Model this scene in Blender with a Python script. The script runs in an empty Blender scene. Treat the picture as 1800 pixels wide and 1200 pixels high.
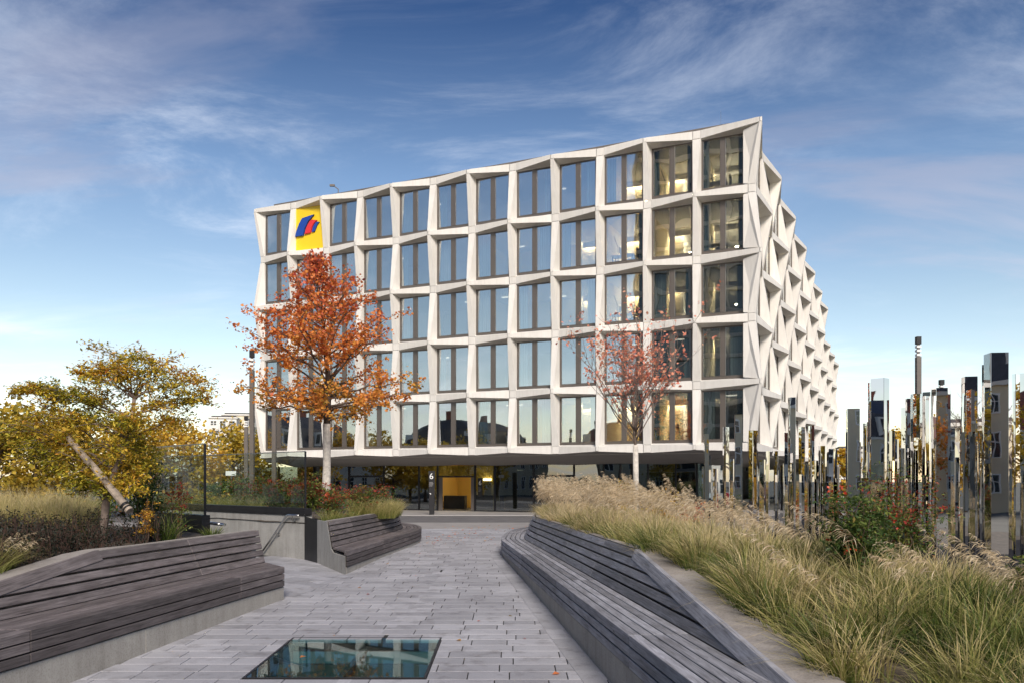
import bpy, bmesh, math, random
import numpy as np
from mathutils import Vector, Matrix
R = math.radians
random.seed(7)
rng = np.random.default_rng(11)
scene = bpy.context.scene
COL = scene.collection

# ------------------------------------------------------------------ camera, sky, sun, exposure
EYE, FPX, HZ = 2.15, 1440.0, 843.0
cam_data = bpy.data.cameras.new('camera')
cam = bpy.data.objects.new('camera', cam_data)
COL.objects.link(cam)
cam.location = (0, 0, EYE)
cam.rotation_euler = (R(90), 0, 0)
cam_data.sensor_width = 36.0
cam_data.lens = FPX / 1800 * 36.0
cam_data.shift_y = (HZ - 600) / 1800
cam_data.clip_end = 3000
scene.camera = cam

SUN_DIR = Vector((0.16, -0.80, 0.58)).normalized()
elev = math.asin(SUN_DIR.z)
azim = math.atan2(SUN_DIR.x, SUN_DIR.y)
world = bpy.data.worlds.new('World')
scene.world = world
world.use_nodes = True
wn, wl = world.node_tree.nodes, world.node_tree.links
wn.clear()
def N(t, **k):
    n = wn.new(t)
    for a, b in k.items(): setattr(n, a, b)
    return n
sky = N('ShaderNodeTexSky', sky_type='NISHITA', sun_disc=False, sun_elevation=elev, sun_rotation=azim,
        air_density=1.0, dust_density=0.6, ozone_density=2.0)
tc = N('ShaderNodeTexCoord')
sep = N('ShaderNodeSeparateXYZ'); wl.new(tc.outputs['Generated'], sep.inputs[0])
def M2(op, a, b=None, clamp=False):
    n = N('ShaderNodeMath', operation=op, use_clamp=clamp)
    for i, v in enumerate((a, b)):
        if v is None: continue
        if isinstance(v, (int, float)): n.inputs[i].default_value = v
        else: wl.new(v, n.inputs[i])
    return n.outputs[0]
def ramp(fac, pts, interp='EASE'):
    n = N('ShaderNodeValToRGB'); n.color_ramp.interpolation = interp
    el = n.color_ramp.elements
    while len(el) < len(pts): el.new(0.5)
    for e, (p, c) in zip(el, pts):
        e.position = p; e.color = c if len(c) == 4 else (*c, 1)
    wl.new(fac, n.inputs[0]); return n.outputs[0]
def mixc(a, b, fac, mode='MIX'):
    n = N('ShaderNodeMix', data_type='RGBA', blend_type=mode)
    for i, v in ((6, a), (7, b)):
        if isinstance(v, tuple): n.inputs[i].default_value = (*v, 1)
        else: wl.new(v, n.inputs[i])
    if isinstance(fac, (int, float)): n.inputs[0].default_value = fac
    else: wl.new(fac, n.inputs[0])
    return n.outputs[2]
zc = M2('MAXIMUM', sep.outputs[2], 0.0)
# depth of the clear air: a deeper blue overhead, milky near the horizon, the same all round
deep = ramp(zc, [(0.0, (0.76, 0.65, 0.57)), (0.10, (0.71, 0.62, 0.535)), (0.20, (0.60, 0.54, 0.475)), (0.34, (0.42, 0.43, 0.44)), (0.50, (0.13, 0.185, 0.265)), (1.0, (0.12, 0.17, 0.25))], 'LINEAR')
skyc = mixc(sky.outputs[0], deep, 1.0, 'MULTIPLY')
# thin cirrus and a few soft grey clouds on a flat layer overhead
inv = M2('DIVIDE', 1.0, M2('ADD', zc, 0.16))
cx = M2('MULTIPLY', sep.outputs[0], inv); cy = M2('MULTIPLY', sep.outputs[1], inv)
comb = N('ShaderNodeCombineXYZ'); wl.new(cx, comb.inputs[0]); wl.new(cy, comb.inputs[1])
def cloud(scale, rot, sc, detail, rough, dist, loc=(0, 0, 0)):
    m = N('ShaderNodeMapping'); wl.new(comb.outputs[0], m.inputs[0])
    m.inputs['Rotation'].default_value = (0, 0, rot); m.inputs['Scale'].default_value = sc; m.inputs['Location'].default_value = loc
    n = N('ShaderNodeTexNoise'); wl.new(m.outputs[0], n.inputs['Vector'])
    n.inputs['Scale'].default_value = scale; n.inputs['Detail'].default_value = detail
    n.inputs['Roughness'].default_value = rough; n.inputs['Distortion'].default_value = dist
    return n.outputs[0]
cirrus = ramp(cloud(1.5, R(35), (0.8, 1.35, 1), 10, 0.66, 0.5), [(0.44, (0, 0, 0)), (0.78, (1, 1, 1))])
broad = ramp(cloud(0.55, R(10), (1, 1.2, 1), 5, 0.5, 0.3, (6.6, 12.4, 0)), [(0.40, (0.08, 0.08, 0.08)), (0.64, (1, 1, 1))])
cmask = M2('MULTIPLY', cirrus, broad)
grey = ramp(cloud(1.25, R(-20), (0.8, 1.5, 1), 7, 0.55, 0.5, (15.3, 3.8, 0)), [(0.51, (0, 0, 0)), (0.68, (1, 1, 1))])
cl_col = ramp(zc, [(0.0, (5.0, 5.0, 5.1)), (0.2, (4.5, 4.6, 4.9)), (0.35, (3.3, 3.5, 3.9)), (0.55, (1.5, 1.75, 2.3)), (1.0, (1.4, 1.6, 2.1))], 'LINEAR')
gr_col = ramp(zc, [(0.0, (3.6, 3.6, 3.8)), (0.2, (2.3, 2.4, 2.9)), (0.35, (1.35, 1.45, 1.95)), (0.55, (0.8, 0.95, 1.45)), (1.0, (0.8, 0.95, 1.4))], 'LINEAR')
c1 = mixc(skyc, cl_col, M2('MULTIPLY', cmask, 0.72))
c2 = mixc(c1, gr_col, M2('MULTIPLY', grey, 0.55))
bg = N('ShaderNodeBackground'); bg.inputs[1].default_value = 0.10
wl.new(c2, bg.inputs[0])
wo = N('ShaderNodeOutputWorld'); wl.new(bg.outputs[0], wo.inputs[0])

sun_data = bpy.data.lights.new('sun', 'SUN')
sun_data.energy = 1.5; sun_data.angle = R(20.0); sun_data.color = (1.0, 0.91, 0.81)
sun = bpy.data.objects.new('sun', sun_data); COL.objects.link(sun)
sun.rotation_euler = (-SUN_DIR).to_track_quat('-Z', 'Y').to_euler()
scene.view_settings.view_transform = 'Standard'
scene.view_settings.look = 'None'
scene.view_settings.exposure = 1.6
scene.view_settings.gamma = 1.0
scene.view_settings.use_curve_mapping = False
scene.render.engine = 'CYCLES'
scene.cycles.use_denoising = True
scene.cycles.max_bounces = 8
scene.cycles.transparent_max_bounces = 24
scene.cycles.caustics_reflective = False
scene.cycles.sample_clamp_indirect = 6.0

# ------------------------------------------------------------------ helpers
def px(x, y, Y):                       # the place at depth Y seen at photo pixel (x, y)
    return Vector(((x - 900) / FPX * Y, Y, EYE - (y - HZ) / FPX * Y))
def gz(y):                             # height of the gently sloping path
    return -0.022 * (23 - y) if y < 23 else 0.0
def tag(o, label=None, cat=None, group=None, kind=None):
    if label: o['label'] = label
    if cat: o['category'] = cat
    if group: o['group'] = group
    if kind: o['kind'] = kind
    return o
def mk(name, data, parent=None, loc=None):
    o = bpy.data.objects.new(name, data); COL.objects.link(o)
    if parent is not None: o.parent = parent
    if loc is not None: o.location = loc
    return o
def empty(name, loc=(0, 0, 0), rz=0.0):
    o = mk(name, None, None, loc); o.rotation_euler = (0, 0, rz); o.empty_display_size = 0.2
    return o
def mesh(name, V, F, mat, smooth=False):
    me = bpy.data.meshes.new(name)
    me.from_pydata([tuple(v) for v in V], [], F)
    if mat is not None: me.materials.append(mat)
    if smooth: me.polygons.foreach_set('use_smooth', [True] * len(me.polygons))
    me.update(); return me
class MB:
    def __init__(s): s.V = []; s.F = []
    def add(s, V, F):
        k = len(s.V); s.V += [Vector(v) for v in V]; s.F += [tuple(i + k for i in f) for f in F]; return s
    def box(s, a, b, M=None):
        x0, y0, z0 = a; x1, y1, z1 = b
        V = [Vector(v) for v in ((x0,y0,z0),(x1,y0,z0),(x1,y1,z0),(x0,y1,z0),(x0,y0,z1),(x1,y0,z1),(x1,y1,z1),(x0,y1,z1))]
        if M: V = [M @ v for v in V]
        return s.add(V, [(0,3,2,1),(4,5,6,7),(0,1,5,4),(1,2,6,5),(2,3,7,6),(3,0,4,7)])
    def quad(s, *p): return s.add(p, [tuple(range(len(p)))])
    def loft(s, rings, closed=True, caps=True):
        n = len(rings[0]); V = [p for r in rings for p in r]; F = []
        for i in range(len(rings) - 1):
            for j in range(n if closed else n - 1):
                k = (j + 1) % n
                F.append((i*n+j, i*n+k, (i+1)*n+k, (i+1)*n+j))
        if caps:
            F.append(tuple(range(n))[::-1]); F.append(tuple((len(rings)-1)*n + j for j in range(n)))
        return s.add(V, F)
    def tube(s, pts, rad, n=6, caps=True):
        pts = [Vector(p) for p in pts]; rings = []
        if not hasattr(rad, '__len__'): rad = [rad] * len(pts)
        ref = None
        for i, p in enumerate(pts):
            d = (pts[min(i+1, len(pts)-1)] - pts[max(i-1, 0)]).normalized()
            if ref is None: ref = d.orthogonal().normalized()
            u = (ref - d * ref.dot(d)).normalized(); ref = u; v = d.cross(u)
            rings.append([p + (u*math.cos(t) + v*math.sin(t)) * rad[i] for t in (2*math.pi*k/n for k in range(n))])
        return s.loft(rings, True, caps)
    def build(s, name, mat, parent=None, smooth=False, fix=True):
        me = mesh(name, s.V, s.F, mat, smooth)
        if fix:
            bm = bmesh.new(); bm.from_mesh(me); bmesh.ops.recalc_face_normals(bm, faces=bm.faces); bm.to_mesh(me); bm.free()
        return mk(name, me, parent)
def fast_mesh(name, V, F4, F3, mat, attrs=None):
    me = bpy.data.meshes.new(name)
    V = np.asarray(V, np.float32)
    n4 = 0 if F4 is None else len(F4); n3 = 0 if F3 is None else len(F3)
    loops = np.concatenate([np.asarray(f, np.int32).ravel() for f in (F4, F3) if f is not None and len(f)])
    me.vertices.add(len(V)); me.vertices.foreach_set('co', V.ravel())
    me.loops.add(len(loops)); me.loops.foreach_set('vertex_index', loops)
    me.polygons.add(n4 + n3)
    tot = np.concatenate([np.full(n4, 4, np.int32), np.full(n3, 3, np.int32)])
    me.polygons.foreach_set('loop_start', np.concatenate([[0], np.cumsum(tot)[:-1]]).astype(np.int32))
    me.polygons.foreach_set('loop_total', tot)
    for k, v in (attrs or {}).items():
        a = me.attributes.new(k, 'FLOAT', 'POINT'); a.data.foreach_set('value', np.asarray(v, np.float32))
    me.materials.append(mat); me.update(calc_edges=True); return me

# ------------------------------------------------------------------ materials
class MT:
    def __init__(s, name):
        s.m = bpy.data.materials.new(name); s.m.use_nodes = True
        s.nt = s.m.node_tree; s.n = s.nt.nodes; s.l = s.nt.links
        s.b = s.n['Principled BSDF']; s.out = s.n['Material Output']
    def new(s, t, **k):
        n = s.n.new(t)
        for a, b in k.items(): setattr(n, a, b)
        return n
    def set(s, node, inp, v):
        if isinstance(v, bpy.types.NodeSocket): s.l.new(v, node.inputs[inp])
        else: node.inputs[inp].default_value = (*v, 1) if isinstance(v, tuple) and len(v) == 3 and node.inputs[inp].type == 'RGBA' else v
    def coords(s, kind='Object', scale=(1, 1, 1)):
        t = s.new('ShaderNodeTexCoord'); m = s.new('ShaderNodeMapping')
        s.l.new(t.outputs[kind], m.inputs[0]); m.inputs['Scale'].default_value = scale; return m.outputs[0]
    def noise(s, vec, scale, detail=4, rough=0.55, dist=0.0):
        n = s.new('ShaderNodeTexNoise'); s.l.new(vec, n.inputs['Vector'])
        n.inputs['Scale'].default_value = scale; n.inputs['Detail'].default_value = detail
        n.inputs['Roughness'].default_value = rough; n.inputs['Distortion'].default_value = dist; return n.outputs[0]
    def ramp(s, fac, pts, interp='LINEAR'):
        n = s.new('ShaderNodeValToRGB'); n.color_ramp.interpolation = interp; el = n.color_ramp.elements
        while len(el) < len(pts): el.new(0.5)
        for e, (p, c) in zip(el, pts): e.position = p; e.color = (*c, 1)
        s.l.new(fac, n.inputs[0]); return n.outputs[0]
    def mix(s, a, b, fac, mode='MIX'):
        n = s.new('ShaderNodeMix', data_type='RGBA', blend_type=mode)
        for i, v in ((6, a), (7, b), (0, fac)): s.set(n, i, v)
        return n.outputs[2]
    def math(s, op, a, b):
        n = s.new('ShaderNodeMath', operation=op); s.set(n, 0, a); s.set(n, 1, b); return n.outputs[0]
    def bump(s, h, strength=0.3, dist=0.01):
        n = s.new('ShaderNodeBump'); n.inputs['Strength'].default_value = strength; n.inputs['Distance'].default_value = dist
        s.l.new(h, n.inputs['Height']); s.l.new(n.outputs[0], s.b.inputs['Normal'])
    def pbr(s, col=None, rough=0.6, metal=0.0, spec=None):
        if col is not None: s.set(s.b, 'Base Color', col)
        s.set(s.b, 'Roughness', rough); s.b.inputs['Metallic'].default_value = metal
        if spec is not None: s.b.inputs['Specular IOR Level'].default_value = spec
        return s.m
def plain(name, col, rough=0.6, metal=0.0, var=0.12, scale=6.0, bump=0.0, spec=None, coord='Object'):
    t = MT(name); v = t.coords(coord); n = t.noise(v, scale, 6, 0.6)
    c = t.ramp(n, [(0.3, tuple(x*(1-var) for x in col)), (0.7, tuple(min(1, x*(1+var)) for x in col))])
    if bump: t.bump(t.noise(v, scale*14, 3), bump, 0.004)
    return t.pbr(c, rough, metal, spec)
def per_object(t, amt=0.2):
    oi = t.new('ShaderNodeObjectInfo')
    n = t.new('ShaderNodeMapRange'); t.l.new(oi.outputs['Random'], n.inputs[0])
    n.inputs[3].default_value = 1 - amt; n.inputs[4].default_value = 1 + amt
    c = t.new('ShaderNodeCombineColor')
    for i in range(3): t.l.new(n.outputs[0], c.inputs[i])
    return c.outputs[0], oi.outputs['Random']
MAT = {}
def facade_mat():
    t = MT('cast_stone_panel'); v = t.coords()
    c = t.ramp(t.noise(v, 0.9, 5, 0.6), [(0.3, (0.70, 0.67, 0.62)), (0.7, (0.77, 0.74, 0.69))])
    st = t.noise(t.coords('Object', (2.2, 2.2, 0.25)), 3.0, 4, 0.65)
    c = t.mix(c, t.ramp(st, [(0.33, (0.93, 0.925, 0.92)), (0.6, (1, 1, 1))]), 1.0, 'MULTIPLY')
    po, r = per_object(t, 0.06); c = t.mix(c, po, 1.0, 'MULTIPLY')
    t.bump(t.noise(v, 60, 3), 0.12, 0.003)
    return t.pbr(c, 0.75, 0, 0.3)
MAT['facade'] = facade_mat()
MAT['frame'] = plain('bronze_anodised_frame', (0.17, 0.145, 0.125), 0.42, 0.55, 0.06, 2)
MAT['black'] = plain('black_coated_steel', (0.018, 0.017, 0.019), 0.45, 0.2, 0.2, 3)
MAT['dark_post'] = plain('dark_grey_steel', (0.14, 0.12, 0.105), 0.5, 0.0, 0.1, 3)
MAT['steel'] = plain('brushed_steel', (0.62, 0.61, 0.60), 0.28, 1.0, 0.08, 12)
def glass_mat(name, tint, base, rough=0.0, wav=0.0, pw=4.5):
    t = MT(name); t.n.remove(t.b)
    tr = t.new('ShaderNodeBsdfTransparent'); t.set(tr, 0, tint)
    gl = t.new('ShaderNodeBsdfGlossy'); gl.inputs['Roughness'].default_value = rough; t.set(gl, 0, (0.93, 0.97, 1.0))
    lw = t.new('ShaderNodeLayerWeight'); lw.inputs[0].default_value = 0.5
    fac = t.new('ShaderNodeMath', operation='MULTIPLY_ADD', use_clamp=True); fac.inputs[1].default_value = 1 - base; fac.inputs[2].default_value = base
    t.l.new(t.math('POWER', lw.outputs['Facing'], pw), fac.inputs[0])
    if wav:
        b = t.new('ShaderNodeBump'); b.inputs['Strength'].default_value = wav; b.inputs['Distance'].default_value = 0.05
        t.l.new(t.noise(t.coords('Object'), 0.55, 1), b.inputs['Height']); t.l.new(b.outputs[0], gl.inputs['Normal'])
    mx = t.new('ShaderNodeMixShader'); t.l.new(fac.outputs[0], mx.inputs[0]); t.l.new(tr.outputs[0], mx.inputs[1]); t.l.new(gl.outputs[0], mx.inputs[2])
    t.l.new(mx.outputs[0], t.out.inputs[0]); return t.m
MAT['pane'] = glass_mat('coated_window_glass', (0.80, 0.83, 0.83), 0.42, 0.0, 0.12)
MAT['lobby_glass'] = glass_mat('lobby_glass', (0.55, 0.62, 0.62), 0.20, 0.0, 0.12)
MAT['rail_glass'] = glass_mat('balustrade_glass', (0.88, 0.93, 0.90), 0.045)
MAT['floor_glass'] = glass_mat('walk_on_glass', (0.55, 0.72, 0.74), 0.02, 0.0, 0.02, 7.5)
def mirror_mat():
    t = MT('mirror_polished_steel'); v = t.coords('Object')
    b = t.new('ShaderNodeBump'); b.inputs['Strength'].default_value = 0.10; b.inputs['Distance'].default_value = 0.05
    t.l.new(t.noise(v, 0.9, 1.5), b.inputs['Height']); t.l.new(b.outputs[0], t.b.inputs['Normal'])
    sm = t.new('ShaderNodeMapRange'); t.l.new(t.noise(t.coords('Object', (6, 6, 1.5)), 2.5, 5, 0.6), sm.inputs[0]); sm.inputs[1].default_value = .35; sm.inputs[2].default_value = .75; sm.inputs[3].default_value = .004; sm.inputs[4].default_value = .022
    return t.pbr((0.88, 0.88, 0.88), sm.outputs[0], 1.0)
MAT['mirror'] = mirror_mat()
def concrete(name, lo, hi, board=False):
    t = MT(name); v = t.coords()
    n = t.noise(v, 1.3, 7, 0.65); c = t.ramp(n, [(0.3, lo), (0.72, hi)])
    sp = t.noise(v, 45, 3, 0.6); c = t.mix(c, t.ramp(sp, [(0.32, (0.72, 0.71, 0.70)), (0.5, (1, 1, 1)), (0.75, (1.1, 1.1, 1.1))]), 0.7, 'MULTIPLY')
    dr = t.noise(t.coords('Object', (3, 3, 0.35)), 2.0, 4, 0.7); c = t.mix(c, t.ramp(dr, [(0.3, (0.75, 0.74, 0.72)), (0.55, (1, 1, 1))]), 0.7, 'MULTIPLY')
    t.bump(sp, 0.25, 0.003); return t.pbr(c, 0.85, 0, 0.25)
MAT['concrete'] = concrete('fair_faced_concrete', (0.30, 0.295, 0.28), (0.42, 0.41, 0.39))
MAT['base'] = concrete('bench_base_concrete', (0.33, 0.31, 0.28), (0.43, 0.41, 0.37))
MAT['coping'] = concrete('coping_concrete', (0.30, 0.27, 0.245), (0.42, 0.385, 0.35))
def wood_mat(name, base, axis_scale):
    t = MT(name); po, r = per_object(t, 0.32)
    tcn = t.new('ShaderNodeTexCoord'); gen = tcn.outputs['UV']
    ad = t.new('ShaderNodeVectorMath', operation='ADD'); cb = t.new('ShaderNodeCombineXYZ')
    t.l.new(t.math('MULTIPLY', r, 37.0), cb.inputs[0]); t.l.new(t.math('MULTIPLY', r, 11.0), cb.inputs[1])
    t.l.new(gen, ad.inputs[0]); t.l.new(cb.outputs[0], ad.inputs[1])
    mp = t.new('ShaderNodeMapping'); t.l.new(ad.outputs[0], mp.inputs[0]); mp.inputs['Scale'].default_value = (0.9, 26, 1)
    g = t.noise(mp.outputs[0], 2.0, 8, 0.65, 0.9)
    c = t.ramp(g, [(0.28, tuple(x*0.40 for x in base)), (0.47, base), (0.72, tuple(x*1.6 for x in base))])
    m2 = t.new('ShaderNodeMapping'); t.l.new(ad.outputs[0], m2.inputs[0]); m2.inputs['Scale'].default_value = (1.2, 5, 1)
    w = t.noise(m2.outputs[0], 1.6, 5, 0.6, 0.3)
    c = t.mix(c, t.ramp(w, [(0.3, (0.62, 0.60, 0.60)), (0.62, (1.12, 1.12, 1.15))]), 0.85, 'MULTIPLY')
    vo = t.new('ShaderNodeTexVoronoi'); t.l.new(m2.outputs[0], vo.inputs['Vector']); vo.inputs['Scale'].default_value = 0.9
    c = t.mix(c, t.ramp(vo.outputs[0], [(0.02, (0.35, 0.32, 0.30)), (0.08, (1, 1, 1))]), 1.0, 'MULTIPLY')
    c = t.mix(c, po, 1.0, 'MULTIPLY')
    t.bump(g, 0.55, 0.004); return t.pbr(c, 0.68, 0, 0.3)
MAT['wood'] = wood_mat('weathered_grey_timber', (0.138, 0.119, 0.115), 1)
MAT['wood_pale'] = wood_mat('weathered_silver_timber', (0.25, 0.25, 0.265), 1)
def paver_mat(obj=True):
    t = MT('paver_stone' if obj else 'paver_stone_far'); v = t.coords('Object')
    if obj: po, r = per_object(t, 0.16)
    else:
        at = t.new('ShaderNodeAttribute', attribute_name='tint')
        cc = t.new('ShaderNodeCombineColor')
        for i in range(3): t.l.new(at.outputs['Fac'], cc.inputs[i])
        po = cc.outputs[0]
    g = t.new('ShaderNodeNewGeometry'); mp = t.new('ShaderNodeMapping'); t.l.new(g.outputs['Position'], mp.inputs[0])
    big = t.noise(mp.outputs[0], 0.55, 5, 0.6); fine = t.noise(mp.outputs[0], 70, 4, 0.7)
    c = t.ramp(big, [(0.3, (0.33, 0.326, 0.345)), (0.7, (0.43, 0.426, 0.446))])
    c = t.mix(c, t.ramp(fine, [(0.3, (0.74, 0.74, 0.75)), (0.68, (1.14, 1.14, 1.14))]), 0.8, 'MULTIPLY')
    st = t.noise(mp.outputs[0], 3.2, 6, 0.7); c = t.mix(c, t.ramp(st, [(0.30, (0.60, 0.585, 0.57)), (0.48, (1, 1, 1))]), 0.85, 'MULTIPLY')
    c = t.mix(c, po, 1.0, 'MULTIPLY'); t.bump(fine, 0.3, 0.003); return t.pbr(c, 0.62, 0, 0.4)
MAT['paver'] = paver_mat(True); MAT['paver_far'] = paver_mat(False)
MAT['joint'] = plain('joint_sand', (0.028, 0.027, 0.025), 0.95, 0, 0.3, 8, coord='Object')
MAT['soil'] = plain('bed_soil', (0.085, 0.066, 0.048), 0.95, 0, 0.5, 7, 0.6)
MAT['ground'] = plain('ground_gravel', (0.10, 0.10, 0.085), 0.95, 0, 0.25, 0.4)
MAT['asphalt'] = plain('asphalt', (0.125, 0.118, 0.118), 0.85, 0, 0.2, 1.2, 0.3)
MAT['pavement'] = plain('pavement_slabs', (0.30, 0.28, 0.265), 0.8, 0, 0.12, 1.0, 0.2)
MAT['kerb'] = plain('kerb_stone', (0.36, 0.345, 0.33), 0.8, 0, 0.12, 2)
MAT['slate'] = plain('dark_chippings', (0.03, 0.03, 0.034), 1.0, 0, 0.5, 14, 0.5, spec=0.05)
MAT['room_white'] = plain('office_white', (0.62, 0.60, 0.56), 0.8, 0, 0.05, 1)
MAT['room_warm'] = plain('office_warm_wall', (0.70, 0.60, 0.41), 0.8, 0, 0.12, 0.6)
MAT['room_dark'] = plain('office_dark', (0.07, 0.065, 0.06), 0.7, 0, 0.3, 1)
def emit(name, col, s):
    t = MT(name); t.set(t.b, 'Emission Color', col); t.b.inputs['Emission Strength'].default_value = s; return t.pbr(col, 0.5)
MAT['lamp_on'] = emit('lit_lamp', (1.0, 0.84, 0.56), 60.0)
MAT['lamp_hall'] = emit('lit_hall_lamp', (1.0, 0.80, 0.46), 7.0)
MAT['soffit'] = plain('soffit_panel_shaded', (0.33, 0.315, 0.305), 0.8, 0, 0.05, 1)  # facade panel darkened: shade under the overhang put into the colour
MAT['lamp_dim'] = emit('lit_lamp_dim', (1.0, 0.90, 0.72), 0.55)
def cloth_mat():
    t = MT('curtain_cloth'); po, r = per_object(t, 0.0)
    c = t.ramp(r, [(0.0, (0.20, 0.34, 0.37)), (0.5, (0.46, 0.58, 0.58)), (1.0, (0.62, 0.66, 0.60))])
    return t.pbr(c, 0.9, 0, 0.1)
MAT['curtain'] = cloth_mat()
def leaf_mat(name, pts, trans=0.35, rough=0.5, br=0.0):
    t = MT(name); at = t.new('ShaderNodeAttribute', attribute_name='tint')
    c = t.ramp(at.outputs['Fac'], pts); t.pbr(c, rough, 0, 0.25)
    tr = t.new('ShaderNodeBsdfTranslucent'); t.l.new(c, tr.inputs[0])
    mx = t.new('ShaderNodeMixShader'); mx.inputs[0].default_value = trans
    t.l.new(t.b.outputs[0], mx.inputs[1]); t.l.new(tr.outputs[0], mx.inputs[2]); t.l.new(mx.outputs[0], t.out.inputs[0]); return t.m
MAT['leaf_red'] = leaf_mat('maple_leaf_red', [(0, (0.26, 0.21, 0.035)), (0.22, (0.72, 0.35, 0.06)), (0.5, (0.80, 0.29, 0.07)), (0.8, (0.68, 0.17, 0.085)), (1, (0.34, 0.05, 0.05))])
MAT['leaf_coral'] = leaf_mat('young_tree_leaf_coral', [(0, (0.88, 0.48, 0.30)), (0.5, (0.86, 0.35, 0.23)), (1, (0.72, 0.20, 0.14))])
MAT['leaf_gold'] = leaf_mat('fan_maple_leaf_gold', [(0, (0.15, 0.17, 0.025)), (0.25, (0.38, 0.36, 0.04)), (0.55, (0.76, 0.56, 0.07)), (0.85, (0.70, 0.36, 0.06)), (1, (0.46, 0.14, 0.05))])
MAT['leaf_yellow'] = leaf_mat('autumn_yellow_leaf', [(0, (0.20, 0.19, 0.04)), (0.5, (0.60, 0.42, 0.05)), (1, (0.74, 0.44, 0.07))])
MAT['leaf_green'] = leaf_mat('shrub_leaf', [(0, (0.025, 0.045, 0.018)), (0.4, (0.08, 0.14, 0.035)), (0.68, (0.24, 0.27, 0.06)), (0.80, (0.30, 0.075, 0.04)), (1, (0.42, 0.06, 0.045))])
MAT['leaf_dark'] = leaf_mat('low_dark_cover', [(0, (0.012, 0.018, 0.012)), (0.5, (0.03, 0.034, 0.022)), (1, (0.10, 0.05, 0.03))], 0.15)
MAT['berry'] = leaf_mat('red_berry', [(0, (0.38, 0.035, 0.02)), (1, (0.55, 0.09, 0.04))], 0.05, 0.35)
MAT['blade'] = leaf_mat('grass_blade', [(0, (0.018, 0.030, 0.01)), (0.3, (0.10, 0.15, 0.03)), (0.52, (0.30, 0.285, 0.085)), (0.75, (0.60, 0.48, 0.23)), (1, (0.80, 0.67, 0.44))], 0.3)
MAT['plume'] = leaf_mat('grass_plume', [(0, (0.36, 0.25, 0.14)), (0.5, (0.66, 0.52, 0.33)), (1, (0.84, 0.72, 0.54))], 0.4)
MAT['bark'] = plain('bark_brown', (0.11, 0.075, 0.055), 0.9, 0, 0.35, 14, 0.6)
MAT['bark_grey'] = plain('bark_grey_brown', (0.20, 0.155, 0.13), 0.9, 0, 0.3, 14, 0.5)
MAT['limewash'] = plain('limewashed_trunk', (0.54, 0.50, 0.44), 0.9, 0, 0.28, 8, 0.6)
MAT['log'] = plain('bare_log', (0.30, 0.245, 0.195), 0.9, 0, 0.55, 9, 0.9)
MAT['yellow'] = plain('yellow_sign_enamel', (0.88, 0.60, 0.012), 0.35, 0, 0.02, 1)
MAT['blue'] = plain('blue_enamel', (0.012, 0.06, 0.34), 0.35, 0, 0.03, 1)
MAT['red'] = plain('red_enamel', (0.72, 0.035, 0.035), 0.35, 0, 0.03, 1)
MAT['white'] = plain('white_paint', (0.80, 0.80, 0.78), 0.5, 0, 0.03, 1)
MAT['hall'] = plain('ochre_hall_wall', (0.62, 0.40, 0.10), 0.7, 0, 0.06, 1)
MAT['tile_red'] = plain('roof_tile_red', (0.30, 0.09, 0.055), 0.8, 0, 0.25, 3)
MAT['tile_dark'] = plain('roof_slate', (0.06, 0.055, 0.06), 0.6, 0, 0.25, 3)
MAT['render_cream'] = plain('cream_render', (0.72, 0.63, 0.46), 0.9, 0, 0.08, 0.5)
MAT['render_white'] = plain('white_render', (0.74, 0.71, 0.65), 0.9, 0, 0.06, 0.5)
MAT['render_grey'] = plain('grey_render', (0.36, 0.33, 0.30), 0.9, 0, 0.1, 0.5)
MAT['house_pane'] = plain('house_window_glass', (0.035, 0.045, 0.055), 0.05, 0, 0.2, 1, spec=0.8)
# ------------------------------------------------------------------ more helpers
def under(root, o):                    # hang a part built in world coordinates under its thing
    o.parent = root; o.location = Vector(o.location) - Vector(root.location); return o
def part(root, mb, name, mat, **k):
    return under(root, mb.build(name, mat, None, **k))
def sub(p, mb, name, mat, **k):        # sub-part of a part whose own origin already sits at the world origin
    o = mb.build(name, mat, None, **k); o.parent = p; return o
def text(root, s, name, size, M, mat, depth=0.004):
    cu = bpy.data.curves.new(name, 'FONT'); cu.body = s; cu.size = size; cu.extrude = depth
    cu.align_x = 'CENTER'; cu.align_y = 'CENTER'; cu.materials.append(mat)
    o0 = mk('text_curve', cu); bpy.context.view_layer.update(); me = bpy.data.meshes.new_from_object(o0); bpy.data.objects.remove(o0); me.materials.clear(); me.materials.append(mat); o = mk(name, me); o.matrix_world = M; o.parent = root; o.matrix_parent_inverse = Matrix.Translation(-Vector(root.location)); return o
def basis(o, e, n):                    # e right, z up, n towards the viewer
    e = Vector(e); n = Vector(n); z = Vector((0, 0, 1))
    return Matrix(((e.x, z.x, n.x, o[0]), (e.y, z.y, n.y, o[1]), (e.z, z.z, n.z, o[2]), (0, 0, 0, 1)))

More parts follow.
